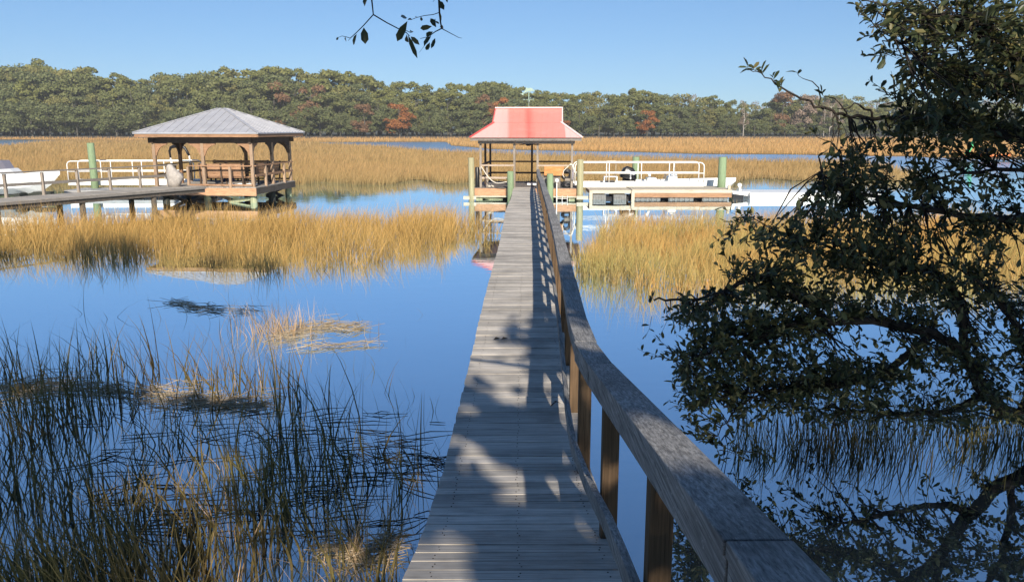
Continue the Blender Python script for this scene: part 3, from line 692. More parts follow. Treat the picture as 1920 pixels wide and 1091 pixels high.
p = Vector((colx(140, 42.6, .3), 42.6, 0)); mb = MB(); mb.box((p.x + 3.2, p.y + 1.2, .36), (7.6, 2.2, .18)); fl = thing('floating_dock', p, 'grey floating dock behind the left walkway under the gangway', 'dock', 'floating docks'); mb.build('deck', M['grey'], fl)
for q in range(4): MB().box((p.x + .4 + q * 1.9, p.y + 1.2, .12), (1.3, 2.0, .36)).build('float', M['black'], fl)
# black padded arch behind the gazebo
A0, A1 = at(319, 296, 46.4), at(353, 296, 46.4); zt = at(335, 273.5, 46.4).z
mb = MB(); ar = thing('padded_arch', (A0.x, 46.4, .5), 'black padded arch on pale legs standing behind the gazebo', 'arch')
mb.tube([(A0.x + .02, 46.4, zt - .68), (A0.x, 46.4, zt - .3), (A0.x + .08, 46.4, zt - .10), (A0.x + .35, 46.4, zt - .02), (A1.x - .45, 46.4, zt), (A1.x - .15, 46.4, zt - .12), (A1.x - .02, 46.4, zt - .38), (A1.x + .06, 46.4, zt - .55)], [.05, .06, .08, .11, .10, .085, .075, .07], 10); mb.build('padding', M['black'], ar)
for a, tz in ((A0.x + .02, zt - .66), (A1.x + .06, zt - .53)): MB().tube([(a, 46.4, tz), (a + .1, 46.4, .5)], .045, 8).build('leg', M['alu'], ar)

# ================================================================== RED-ROOFED PAVILION
PC = Vector((.90, 43.5, 0)); PM = Matrix.Translation(PC) @ Matrix.Rotation(R(-4.3), 4, 'Z')
pv = thing('pavilion', PC, 'open dock pavilion with a faded red and pink striped metal roof', 'pavilion')
EX, EYh, EZ2, RX, BY, BZ, RZ = 2.80, 2.95, 3.22, 1.73, 1.5, 3.96, 4.72
mb = MB(PM); th = .04
for s in (-1, 1):
    mb.add([(-EX, s * EYh, EZ2), (EX, s * EYh, EZ2), (RX, s * BY, BZ), (-RX, s * BY, BZ)], [(0, 1, 2, 3) if s < 0 else (3, 2, 1, 0)])
    mb.add([(-RX - .06, s * BY, BZ + .004), (RX + .06, s * BY, BZ + .004), (RX + .03, 0, RZ), (-RX - .03, 0, RZ)], [(0, 1, 2, 3) if s < 0 else (3, 2, 1, 0)])
    mb.add([(s * EX, -EYh, EZ2), (s * EX, EYh, EZ2), (s * RX, BY, BZ), (s * RX, -BY, BZ)], [(0, 1, 2, 3) if s > 0 else (3, 2, 1, 0)])
    mb.add([(s * RX, -BY, BZ), (s * RX, BY, BZ), (s * RX, 0, RZ - .02)], [(0, 1, 2) if s > 0 else (2, 1, 0)])
    for x in np.arange(-2.55, 2.56, .3):                        # ribs of the sheets
        ya = EYh; yb = BY if abs(x) < RX else BY + (abs(x) - RX) / (EX - RX) * (EYh - BY); f = (ya - yb) / (EYh - BY)
        mb.beam((x, s * ya, EZ2 + .006), (x, s * yb, EZ2 + (BZ - EZ2) * f + .006), .03, .022)
        if abs(x) < RX: mb.beam((x, s * BY, BZ + .010), (x, s * .05, RZ - .02), .03, .022)
mb.add([(-EX, -EYh, EZ2 - .05), (EX, -EYh, EZ2 - .05), (EX, EYh, EZ2 - .05), (-EX, EYh, EZ2 - .05)], [(3, 2, 1, 0)])
rf = mb.build('roof', M['roofred'], pv)
mb = MB(PM); mb.beam((-RX - .06, 0, RZ + .025), (RX + .06, 0, RZ + .025), .24, .06); mb.build('ridge_cap', M['trimpale'], pv)
for s, mt in ((-1, 'trimred'), (1, 'trimpale')):
    mb = MB(PM)
    for t in (-1, 1): mb.beam((s * EX, t * EYh, EZ2 + .03), (s * RX, t * BY, BZ + .03), .11, .04); mb.beam((s * (RX + .06), t * BY, BZ + .02), (s * (RX + .04), 0, RZ + .0), .05, .07)
    mb.build('roof_trim', M[mt], pv)
mb = MB(PM)
for t in (-1, 1): mb.box((0, t * (EYh - .04), EZ2 - .09), (2 * EX - .06, .035, .12)); mb.box((t * (EX - .04), 0, EZ2 - .09), (.035, 2 * EYh - .14, .12)); mb.box((0, t * 2.42, EZ2 - .22), (4.9, .09, .18)); mb.box((t * 2.32, 0, EZ2 - .22), (.09, 4.7, .18))
mb.build('eave_beam', M['greywood'], pv)
mb = MB(PM)
for x in np.arange(-1.9, 2.6, .23):
    if random.random() < .6: mb.beam((x, -EYh + .02, EZ2 - .12), (x + .02, -EYh + .02, EZ2 - .15 - random.uniform(.04, .16)), .02, .02)
mb.build('hanging_fringe', M['darkwood'], pv)
PF = .70
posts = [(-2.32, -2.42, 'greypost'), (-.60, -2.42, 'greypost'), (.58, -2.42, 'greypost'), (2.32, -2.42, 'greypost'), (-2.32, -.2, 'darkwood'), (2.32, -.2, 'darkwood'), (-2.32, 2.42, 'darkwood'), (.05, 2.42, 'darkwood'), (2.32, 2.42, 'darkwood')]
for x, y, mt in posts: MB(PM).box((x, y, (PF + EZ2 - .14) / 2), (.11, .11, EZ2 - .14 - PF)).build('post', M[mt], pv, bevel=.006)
mb = MB(PM)
for x in np.arange(-2.65, 2.7, .15): mb.box((x, 0, PF - .02), (.14, 5.2, .04))
mb.build('floor', M['greywood'], pv)
MB(PM).box((0, -2.63, PF - .20), (5.44, .05, .36)).build('rim_board', M['rimwood'], pv)
mb = MB(PM); mb.box((0, 2.63, PF - .2), (5.44, .05, .36)); mb.box((-2.72, 0, PF - .2), (.05, 5.2, .36)); mb.box((2.72, 0, PF - .2), (.05, 5.2, .36)); mb.build('rim_beam', M['brown'], pv)
MB(PM).box((0, -2.66, PF - .425), (5.2, .10, .07)).build('kick_board', M['creamwood'], pv)
for x in (-2.4, -.75, .8, 2.35): MB(PM).box((x, -2.4, .02), (.34, .34, .50)).build('float_post', M['algae'], pv)
MB(PM).box((0, .1, .05), (5.0, 4.6, .34)).build('float', M['darkpile'], pv)
for a, b in (((-2.3, -2.5, .22), (-1.2, -2.5, .10)), ((-2.3, -2.5, .02), (-1.2, -2.5, .08))): MB(PM).beam(a, b, .06, .12).build('float_brace', M['algae'], pv)
def prail(p0, p1, mt, top=True, z=(1.13, .5)):
    for zz in z: MB(PM).beam(Vector(p0) + Vector((0, 0, PF + zz)), Vector(p1) + Vector((0, 0, PF + zz)), .05 if zz < 1 else .12, .10 if zz < 1 else .08).build('railing', M[mt], pv)
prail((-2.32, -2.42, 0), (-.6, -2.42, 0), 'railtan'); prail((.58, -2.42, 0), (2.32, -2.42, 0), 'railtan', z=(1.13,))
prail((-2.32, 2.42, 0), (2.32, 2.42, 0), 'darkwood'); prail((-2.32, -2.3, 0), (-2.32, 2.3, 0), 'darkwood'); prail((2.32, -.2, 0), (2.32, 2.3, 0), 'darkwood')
MB(PM).box((-2.0, -2.3, PF + .55), (.09, .09, 1.1)).build('rail_post', M['greypost'], pv)
for px, w2 in ((881, .64), (1092, .58)):
    p = at(px, 373, 40.3); MB().box((p.x, p.y + .05, .26), (w2, .12, .17)).build('pile_guide', M['creamwood'], pv)
MB(PM).box((1.42, -2.48, PF + .86), (.98, .05, .46)).build('back_board', M['orangewood'], pv)
# things in and on the pavilion
p = PM @ Vector((1.28, -2.18, PF)); bx = thing('dock_box', p, 'grey wooden storage box behind the front railing of the pavilion', 'box'); m2 = PM @ Matrix.Translation((1.28, -2.12, PF))
MB(m2).box((0, 0, .30), (.92, .44, .60)).build('body', M['greywood'], bx, bevel=.01); MB(m2).box((0, -.01, .625), (.98, .5, .05)).build('lid', M['greywood'], bx, bevel=.008)
for i, (px, py, lab) in enumerate(((1062, 327, 'round black hose coil hung on the pavilion railing above the small box'), (1063, 346, 'black hose coil lying on the pavilion floor below the hung one'))):
    c = at(px, py, 41.1); mb = MB(); n = 20
    for j in range(3):
        rr = .26 - .05 * j
        mb.tube([c + Vector((rr * math.cos(q * 2 * math.pi / n), -.03 * j, rr * math.sin(q * 2 * math.pi / n) * (1 if i == 0 else .6))) for q in range(n + 1)], .045, 6, cap=False)
    mb.tube([c + Vector((.1, 0, -.2)), c + Vector((.15, .03, -.36)), c + Vector((.28, .03, -.40))], .035, 6)
    tag(mb.build('hose_coil', M['black'], origin=c), lab, 'hose', 'hose coils')
c = at(1066, 337, 41.12); tag(MB().box(c, (.38, .2, .13)).build('small_shelf', M['greypost'], origin=c, bevel=.01), 'small pale wooden shelf between the two hose coils', 'shelf')
c = PM @ Vector((.0, -.4, EZ2 - .32)); fn = thing('ceiling_fan', c, 'dark ceiling fan hanging under the red roof', 'fan')
MB().tube([c + Vector((0, 0, .30)), c + Vector((0, 0, .1)), c + Vector((0, 0, .08)), c + Vector((0, 0, -.10)), c + Vector((0, 0, -.14))], [.03, .03, .14, .16, .07], 12).build('motor', M['black'], fn)
for q in range(5):
    a = q * 1.2566 + .3; d = Vector((math.cos(a), math.sin(a), -.12)); MB().beam(c + d * .14, c + d * .72, .13, .015).build('blade', M['darkwood'], fn)
def rope(name, pts, r, lab, mat='rope'):
    mb = MB(); mb.tube(pts, r, 6); return tag(mb.build(name, M[mat], origin=pts[0]), lab, 'rope', 'mooring ropes')
a, b = at(903, 313, 40.95), at(950, 341, 40.2); pts = []
for q in range(13): t = q / 12; v = a.lerp(b, t); v.z -= .46 * math.sin(math.pi * t) * (1 - .3 * t); pts.append(v)
rope('rope', [a + Vector((-.05, 0, -.3)), a + Vector((-.08, 0, -.02))] + pts, .024, 'pale rope sagging from the left front post of the pavilion')
a = at(1070, 309, 40.9); rope('rope', [a + Vector((-.08, -.07, -.05)), a + Vector((0, -.1, .03)), a + Vector((.09, -.07, -.02)), a + Vector((.20, -.05, -.35)), at(1085, 336, 40.8)], .045, 'thick white rope tied at the right front post and running down right')
rope('rope', [a + Vector((-.06, -.06, -.02)), at(1057, 320, 40.7), at(1055, 328, 40.7), at(1058, 333, 40.7)], .022, 'thin pale rope looped across the hung hose coil')
rope('rope', [at(920, 352, 41.3) + Vector((.16 * math.cos(q * .5), .12 * math.sin(q * .5), .03 + .004 * q)) for q in range(24)], .022, 'small white rope coil on the pavilion floor')
rope('rope', [at(1075, 318, 40.8), at(1074, 330, 40.8), at(1073, 338, 40.8)], .05, 'bluish rope bundle hanging down the right front post', 'glass')
c = at(999, 347, 43.0); tag(MB().box((c.x, c.y, PF + .06), (.62, .4, .10)).build('cooler_lid', M['white'], origin=c, bevel=.02), 'white flat lid lying at the back of the pavilion floor', 'lid')
c = at(1054, 377, 40.55); mb = MB()
for dx in (-.26, .0, .26): mb.tube([(c.x + dx, c.y, -.2), (c.x + dx, c.y, .34)], .015, 6)
for zz in (.06, .2): mb.tube([(c.x - .26, c.y, zz), (c.x + .26, c.y, zz)], .015, 6)
tag(mb.build('swim_ladder', M['alu'], origin=c), 'small metal ladder at the waterline of the pavilion', 'ladder')
c = at(1044, 342, 40.6); mb = MB(); mb.tube([(c.x, c.y, -.2), (c.x, c.y, c.z)], .028, 8); mb.tube([(c.x, c.y, c.z - .02), (c.x, c.y, c.z + .05), (c.x, c.y, c.z + .16), (c.x, c.y, c.z + .19)], [.05, .11, .09, .03], 10)
tag(mb.build('lamp_stake', M['alu'], origin=(c.x, c.y, 0)), 'thin stake with a small white knob in front of the pavilion', 'stake')
# dolphin weather vane
c = PM @ Vector((.0, 0, RZ + .05)); c.x = colx(991.5, c.y, 5); s = (c.y * CP) / F; wv = thing('weather_vane', c, 'pale green dolphin weather vane on the ridge of the red roof', 'weather vane')
def P(px, py): return Vector((c.x + (px - 991.5) * s, c.y, c.z + (203 - py) * s * 1.02))
MB().tube([P(991.5, 203.5), P(991.5, 176)], .022, 8).build('rod', M['verdigris'], wv)
dol = [(975, 179), (978, 178.6), (981, 177.5), (984, 174), (986.2, 170.5), (986.4, 168), (988.8, 169.3), (993, 168.7), (997, 169.4), (999.4, 171.4), (1000.3, 172.6), (1002, 174.4), (1001, 174.9), (998.3, 174.0), (995.5, 174.6), (994, 176.5), (993.2, 174.9), (989, 175.3), (984.5, 177.2), (981.3, 179.6), (981.5, 182.6), (979.6, 181.4), (977.8, 180)]
MB().prism([P(*q) + Vector((0, -.05, 0)) for q in dol], (0, .10, 0)).build('dolphin', M['verdigris'], wv)
mb = MB(); q0 = P(991.5, 189.5)
for d in ((1, 0), (-1, 0), (0, 1), (0, -1)):
    e = q0 + Vector((d[0] * .20, d[1] * .20, 0)); mb.tube([q0, e], .013, 6)
    lt = {(0, 1): [((-.03, -.04), (-.03, .04)), ((-.03, .04), (.03, -.04)), ((.03, -.04), (.03, .04))], (0, -1): [((.03, .035), (-.03, .035)), ((-.03, .035), (-.03, 0)), ((-.03, 0), (.03, 0)), ((.03, 0), (.03, -.035)), ((.03, -.035), (-.03, -.035))],
          (1, 0): [((-.03, -.04), (-.03, .04)), ((-.03, .04), (.03, .04)), ((-.03, 0), (.02, 0)), ((-.03, -.04), (.03, -.04))], (-1, 0): [((-.045, .04), (-.02, -.04)), ((-.02, -.04), (0, .02)), ((0, .02), (.02, -.04)), ((.02, -.04), (.045, .04))]}[d]
    for (x1, z1), (x2, z2) in lt: mb.tube([e + Vector((x1 + d[0] * .05, d[1] * .05, z1)), e + Vector((x2 + d[0] * .05, d[1] * .05, z2))], .011, 5)
mb.build('compass_arms', M['verdigris'], wv)
MB().tube([P(991.5, 194.5), P(991.5, 193), P(991.5, 191.5), P(991.5, 190.6)], [.02, .07, .07, .02], 10).build('ball', M['verdigris'], wv)

# ================================================================== FLOATING DOCK, SKIFF AND WHAT STANDS ON IT
xa, xm, xb = colx(1105, 41, .3), colx(1185, 41, .3), colx(1371, 41, .3)
fd = thing('floating_dock', (xm, 41.2, 0), 'cream floating dock on grey drums right of the pavilion under the white gangway', 'dock', 'floating docks')
mb = MB(); mb.box(((xa + xm) / 2 - .01, 42.0, .50), (xm - xa - .02, 1.9, .17)); mb.build('white_section', M['creamwood'], fd)
mb = MB()
for y in np.arange(40.98, 43.4, .15): mb.box(((xm + xb) / 2, y + .07, .60), (xb - xm, .142, .04))
mb.build('deck_boards', M['creamwood'], fd)
MB().box(((xm + xb) / 2, 40.955, .53), (xb - xm + .02, .03, .16)).build('cream_edge', M['creamwood'], fd)
MB().box(((xm + xb) / 2, 40.96, .33), (xb - xm + .02, .05, .22)).build('face_board', M['brown'], fd)
for x0, x1, mt in ((1111, 1136, 'float'), (1150, 1174, 'float'), (1190, 1238, 'float'), (1253, 1300, 'float'), (1316, 1364, 'float')):
    a, b = colx(x0, 41.1, .1), colx(x1, 41.1, .1); mb = MB(); mb.box(((a + b) / 2, 42, .10), (b - a, 1.9, .50))
    for q in range(5): mb.box((a + (b - a) * (q + .5) / 5, 41.04, .12), ((b - a) / 5 * .6, .05, .34))
    mb.build('float', M[mt], fd, bevel=.015)
mb = MB(); mb.box(((xa + xb) / 2, 42.2, .08), (xb - xa - .3, 1.6, .30)); mb.build('under_frame', M['black'], fd)
for px in (1108, 1187): MB().box((colx(px, 40.9, .3), 40.98, .22), (.16, .16, .62)).build('corner_post', M['creamwood'], fd)
MB().box((xb - .1, 41.1, .72), (.12, .12, .2)).build('cleat_post', M['creamwood'], fd)
# skiff
m = Matrix.Translation((colx(1196, 45, .6), 45.0, 0)) @ Matrix.Rotation(R(-1), 4, 'Z'); L = (1381 - 1196) / F * 45 * CP
sk = thing('skiff', m.translation, 'low white skiff with a black outboard motor moored behind the floating dock', 'boat')
hull(MB(m), L, 2.0, -.12, .82, .99).build('hull', M['hullwhite'], sk)
mb = MB(m); mb.loft([[(x, -b, z + .12), (x, b, z + .12)] for x, b, z in ((.15, .86, .50), (2.8, .86, .52), (4.0, .7, .62), (5.0, .35, .74))], closed=False, caps=False, smooth=False); mb.build('deck', M['hullwhite'], sk)
mb = MB(m); mb.loft([[(1.50, -.36, .6), (2.15, -.36, .6), (2.15, .36, .6), (1.50, .36, .6)], [(1.62, -.36, 1.02), (2.12, -.36, 1.02), (2.12, .36, 1.02), (1.62, .36, 1.02)], [(1.85, -.33, 1.24), (2.10, -.33, 1.27), (2.10, .33, 1.27), (1.85, .33, 1.24)]], smooth=False); cs_ = mb.build('console', M['hullwhite'], sk, bevel=.03)
mb = MB(m); n = 16; cc = Vector((1.50, -.05, 1.12)); mb.tube([cc + Vector((.07 * math.sin(q * .3927), .19 * math.cos(q * .3927), .17 * math.sin(q * .3927))) for q in range(n + 1)], .018, 6, cap=False); mb.tube([cc, cc + Vector((.25, 0, -.12))], .02, 6); mb.build('steering_wheel', M['grey'], cs_)
MB(m).tube([(2.02, .2, 1.25), (2.02, .2, 1.74)], .05, 8).build('mast_light', M['grey'], cs_)
mb = MB(m); mb.box((.72, 0, .78), (.5, .8, .40)); mb.tube([(.62, 0, .98), (.64, 0, 1.12), (.56, 0, 1.25), (.46, 0, 1.27)], [.07, .08, .08, .05], 10); mb.build('seat', M['hullwhite'], sk, bevel=.02)
om = Matrix.Translation(m @ Vector((-.85, 0, .12))) @ Matrix.Rotation(R(16), 4, 'Y')
mt_ = thing('outboard_motor', om @ Vector((0, 0, .6)), 'black outboard motor with a white stripe tilted at the stern of the skiff', 'outboard motor')
ORGm = mt_
mb = MB(om); mb.loft([[(-.42, -.2, z0), (-.30, -.27, z0), (.34, -.27, z1), (.48, -.18, z1), (.48, .18, z1), (.34, .27, z1), (-.30, .27, z0), (-.42, .2, z0)] for z0, z1 in ((.82, .80), (1.08, 1.0))] + [[(-.36, -.16, 1.34), (-.24, -.2, 1.42), (.26, -.2, 1.40), (.40, -.14, 1.25), (.40, .14, 1.25), (.26, .2, 1.40), (-.24, .2, 1.42), (-.36, .16, 1.34)], [(-.2, -.1, 1.5), (-.1, -.13, 1.52), (.15, -.13, 1.5), (.22, -.08, 1.42), (.22, .08, 1.42), (.15, .13, 1.5), (-.1, .13, 1.52), (-.2, .1, 1.5)]]); mb.build('cowling', M['black'], mt_, bevel=.03)
mb = MB(om); mb.prism([(-.22, -.262, 1.20), (.28, -.262, 1.12), (.34, -.262, 1.22), (-.12, -.262, 1.32)], (0, -.02, 0)); mb.prism([(.02, -.285, 1.2), (.12, -.285, .86), (.19, -.285, .86), (.10, -.285, 1.2)], (0, -.02, 0)); mb.build('stripe', M['alu'], mt_)
mb = MB(om); mb.loft([[(-.24, -.12, .82), (.26, -.12, .82), (.26, .12, .82), (-.24, .12, .82)], [(-.16, -.07, .3), (.14, -.07, .3), (.14, .07, .3), (-.16, .07, .3)], [(-.14, -.04, -.2), (.12, -.04, -.2), (.12, .04, -.2), (-.14, .04, -.2)]], smooth=False); mb.box((.36, 0, .72), (.34, .3, .30)); mb.build('midsection', M['black'], mt_)
# metal frame stand and hoop near the motor
p = Vector((colx(1144, 43.6, .7), 43.6, .585)); fr = thing('metal_stand', p, 'open metal frame stand on the dock beside the outboard motor', 'stand'); hw, hh = .34, .52
for sx in (-hw, hw):
    for sy in (-.2, .2): MB().box((p.x + sx, p.y + sy, p.z + hh / 2), (.05, .05, hh)).build('leg', M['alu'], fr)
MB().box((p.x, p.y, p.z + hh + .02), (2 * hw + .05, .46, .04)).build('top', M['alu'], fr); MB().box((p.x + .05, p.y, p.z + .16), (.38, .3, .32)).build('bin', M['black'], fr, bevel=.03)
p = Vector((colx(1147, 44.6, 1.2), 44.6, 0)); mb = MB()
mb.tube([(p.x - .30, p.y, .6), (p.x - .30, p.y, 1.86), (p.x - .28, p.y, 1.92), (p.x + .20, p.y, 1.92), (p.x + .22, p.y, 1.86), (p.x + .22, p.y, .6)], .018, 6); mb.tube([(p.x - .3, p.y, 1.25), (p.x + .22, p.y, 1.25)], .015, 6)
tag(mb.build('boarding_hoop', M['creamwood'], origin=(p.x, p.y, .6)), 'thin tan metal hoop standing behind the metal frame stand', 'hoop')
# low white pontoon further right with its winch
x0, x1 = colx(1400, 41.8, .2), colx(1552, 41.8, .2); lp = thing('pontoon', (x0, 41.8, 0), 'long low white pontoon floating right of the dock, partly behind the oak', 'pontoon')
mb = MB(); mb.loft([[(x, 41.2, .0), (x, 41.14, .30), (x, 41.25, .44), (x, 43.4, .44), (x, 43.5, .3), (x, 43.4, .0)] for x in (x0, x0 + .2, x1)], smooth=False); mb.build('body', M['white'], lp, bevel=.02)
mb = MB(); mb.box(((x1 + colx(1640, 41.8, .2)) / 2 + .05, 42.3, .26), (colx(1640, 41.8, .2) - x1, 2.2, .34)); mb.build('grey_section', M['grey'], lp)
mb = MB(); mb.prism([(x0 - .85, 41.5, .50), (x0 - .8, 41.5, .36), (x0 + .2, 41.5, .22), (x0 + .3, 41.5, .34), (x0 + .05, 41.5, .46)], (0, .5, 0)); mb.build('bow_ramp', M['alu'], lp)
mb = MB(); q = x0 - .38; mb.beam((q, 41.7, .36), (q - .04, 41.7, .76), .10, .10); mb.tube([(q - .06, 41.6, .80), (q - .06, 41.8, .80)], .10, 10); mb.build('winch', M['alu'], lp)
MB().box((x0 - .55, 41.8, .10), (.55, .8, .40)).build('black_bumper', M['black'], lp)
# far right: landing with kayaks on the opposite bank
d0 = Vector((colx(1862, 88, .4), 88, 0)); dk = thing('landing', d0, 'dark low landing stage on the far bank seen through the oak foliage', 'landing')
mb = MB(); mb.box((d0.x, d0.y + .8, .42), (8.5, 2.0, .16)); mb.build('deck', M['walkside'], dk)
for q in (-3.6, -1.2, 1.2, 3.6): MB().tube([(d0.x + q, d0.y, -.6), (d0.x + q, d0.y, .4)], .13, 8).build('piling', M['darkpile'], dk)
def kayak(px, Y, z, mat, lab, L=3.2, up=False, rz=0.1):
    c = Vector((colx(px, Y, z), Y, z)); mm = Matrix.Translation(c) @ Matrix.Rotation(rz, 4, 'Z') @ Matrix.Rotation(R(-62) if up else 0, 4, 'Y'); mb = MB(mm); rings = []
    for i in range(11):
        t = i / 10; b = .36 * math.sin(math.pi * min(max(t, .03), .97)) ** .7; rings.append([(L * (t - .5), b * math.cos(a), .20 + .16 * math.sin(a) + .10 * (2 * t - 1) ** 4) for a in np.linspace(0, 2 * math.pi, 9)[:-1]])
    mb.loft(rings); return tag(mb.build('kayak', mat, origin=c), lab, 'kayak', 'kayaks on the landing')
kayak(1866, 88.9, .52, M['kayako'], 'long orange kayak lying flat on the far landing stage', 3.6)
kayak(1811, 89.4, .5, M['kayako'], 'orange kayak heaped at the left end of the far landing', 2.2, False, .7)
kayak(1822, 89.2, 1.5, M['kayakg'], 'green kayak standing on end on the far landing stage', 2.4, True)
# ================================================================== TREES: far treeline, the leaning live oak, oaks behind the viewer
def deck_hit(a, b):
    z = 1.3
    for _ in range(6): p = ground(a, b, z); z = deck_z(p.y)
    return p
SPOTS = [(deck_hit(a, b), r, q) for a, b, r, q in ((960, 928, .32, .20), (903, 870, .17, .18), (800, 1050, .30, .62), (765, 1090, .34, .5), (872, 772, .17, .22), (960, 750, .17, .20), (915, 695, .16, .25), (965, 655, .16, .26), (915, 625, .18, .30), (1105, 900, .14, .3))]  # deck places to be sunlit; crown faces on their sun rays are removed
def dapple_holes(P, thr):
    """holes cut in unseen crowns along the sun rays, shaped to dapple the deck"""
    z = 1.25
    for _ in range(5): t = (P[:, 2] - z) / SUN.z; x = P[:, 0] - SUN.x * t; y = P[:, 1] - SUN.y * t; z = np.interp(y, DY, DZ)
    g = .6 * vnoise(x, y * .55, .24, 61) + .4 * vnoise(x, y * .55, .6, 62); keep = g < thr + .02 * sstep(5.5, 9.0, y)
    for c, r, q in SPOTS: keep &= (((x - c.x) / r) ** 2 + ((y - c.y) / q) ** 2 > 1)
    return keep
def crown_mesh(name, lobes, n, size, seed, flat=.6, inner=.0, base=None, thr=1.0):
    """leaf clumps spread through a set of lobes (cx,cy,cz,r); each clump is one small tilted face"""
    g = np.random.default_rng(seed); L = np.array(lobes, float); wgt = L[:, 3] ** 2; k = g.choice(len(L), n, p=wgt / wgt.sum())
    d = g.normal(size=(n, 3)); d /= np.linalg.norm(d, axis=1)[:, None]; d[:, 2] = np.where(d[:, 2] < -.35, -d[:, 2] * .6, d[:, 2])
    rad = L[k, 3] * (1 - np.abs(g.normal(0, .16, n)) - inner * g.random(n)); P = L[k, :3] + d * rad[:, None] * np.array([1, 1, flat])
    if base is not None:
        kp = dapple_holes(P + np.array(base), thr); P, d = P[kp], d[kp]; n = len(P)
    nr = d + g.normal(0, .38 if base is not None else .55, (n, 3)); nr /= np.linalg.norm(nr, axis=1)[:, None]
    a = np.cross(nr, g.normal(size=(n, 3))); a /= np.linalg.norm(a, axis=1)[:, None]; b = np.cross(nr, a)
    s = size * g.uniform(.5, 1.3, n)[:, None]; q = g.uniform(.5, 1, (4, n))[:, :, None]
    V = np.stack([P - a * s * q[0], P - b * s * .8 * q[1], P + a * s * q[2], P + b * s * .8 * q[3]], 1).reshape(-1, 3)
    return np_mesh(name, V, np.arange(n * 4).reshape(n, 4))
def trunk_mesh(name, H, r, lobes, seed, lean=.05, nl=5):
    g = random.Random(seed); mb = MB(); top = H * .8; pts = [Vector((g.gauss(0, lean) * H * t * .4, g.gauss(0, lean) * H * t * .4, H * t * .8 if t else -.6)) for t in (0, .2, .45, .7, 1)]
    mb.tube(pts, [r * 1.25, r, r * .8, r * .55, r * .2], 7)
    for lb in lobes[:nl]:
        z = max(H * .18, lb[2] - lb[3] * 1.1); p0 = Vector((0, 0, min(z, H * .7))); p1 = Vector(lb[:3]); mb.tube([p0, p0.lerp(p1, .5) + Vector((0, 0, -.04 * H)), p1], [r * .45, r * .3, r * .1], 5)
    me = bpy.data.meshes.new(name); me.from_pydata([tuple(v) for v in mb.v], [], mb.f); return me
def lobes_for(kind, g, H):
    L = []
    if kind == 'pine':
        for _ in range(22): a = g.uniform(0, 6.28); t = g.uniform(.2, .93); rr = H * .26 * g.uniform(.3, 1) * (1.15 - t * .55); L.append((rr * math.cos(a), rr * math.sin(a), H * t, H * g.uniform(.07, .13)))
        L.append((0, 0, H * .93, H * .10))
    elif kind == 'oak':
        for _ in range(22): a = g.uniform(0, 6.28); t = g.uniform(.10, .90); rr = H * .34 * math.sqrt(max(.05, 1 - ((t - .45) / .5) ** 2)) * g.uniform(.4, 1); L.append((rr * math.cos(a), rr * math.sin(a), H * t, H * g.uniform(.10, .18)))
    elif kind == 'shrub':
        for _ in range(11): a = g.uniform(0, 6.28); t = g.uniform(.1, .8); rr = H * .5 * g.uniform(.2, 1); L.append((rr * math.cos(a), rr * math.sin(a), H * t, H * g.uniform(.16, .26)))
    else:
        for _ in range(13): a = g.uniform(0, 6.28); t = g.uniform(.32, .92); rr = H * .22 * g.uniform(.3, 1) * (1.2 - .4 * t); L.append((rr * math.cos(a), rr * math.sin(a), H * t, H * g.uniform(.08, .15)))
    return L
PROTO = {}
def proto(kind, v):
    if (kind, v) not in PROTO:
        g = random.Random(hash((len(kind) * 131 + ord(kind[0]), v)) & 0xffff); H = 10.0; L = lobes_for('pine' if kind == 'pine' else 'shrub' if kind == 'shrub' else 'oak' if kind in ('oak', 'dark', 'yellow') else 'tall', g, H)
        n = {'pine': 3000, 'oak': 3600, 'dark': 3600, 'shrub': 1800, 'bare': 1300}.get(kind, 2400); s = {'bare': .15, 'shrub': .34}.get(kind, .27)
        PROTO[(kind, v)] = (crown_mesh(kind + '_crown', L, n, s, 50 + v * 7 + len(kind), .75 if kind == 'pine' else .8, .25), trunk_mesh(kind + '_trunk', H, .2, L, v, nl=8 if kind == 'bare' else 5))
    return PROTO[(kind, v)]
def far_tree(kind, v, x, y, H, mat, trunkmat, label, name, group, wide=1.0, z=.8):
    cm, tm = proto(kind, v); key = mat.name
    if (kind, v, key) not in PROTO:
        c2 = cm.copy(); c2.materials.clear(); c2.materials.append(mat); t2 = tm.copy(); t2.materials.clear(); t2.materials.append(trunkmat); PROTO[(kind, v, key)] = (c2, t2)
    c2, t2 = PROTO[(kind, v, key)]
    r = thing(name, (x, y, z), label, 'tree', group); r.scale = (H / 10 * wide, H / 10 * wide, H / 10); r.rotation_euler = (0, 0, random.uniform(0, 6.28))
    for nm, me in (('trunk', t2), ('crown', c2)): o = bpy.data.objects.new(nm, me); COL.objects.link(o); o.parent = r
    return r
SKX = [-300, 0, 60, 100, 160, 200, 240, 300, 350, 400, 450, 520, 600, 650, 690, 740, 790, 860, 910, 950, 1000, 1060, 1150, 1190, 1240, 1300, 1340, 1390, 1440, 1480, 1600, 1760, 1920, 2250]
SKY = [118, 115, 118, 113, 119, 134, 141, 138, 130, 122, 124, 125, 130, 128, 145, 152, 158, 160, 150, 160, 168, 173, 168, 166, 174, 178, 181, 187, 185, 178, 180, 182, 186, 186]
def top_at(px, Y, frac): # tree height that reaches a fraction of the skyline at that bearing
    py = np.interp(px, SKX, SKY); py = 252 - (252 - py) * frac; d = ray(px, py); return CAMZ + d.z / d.y * Y - .8
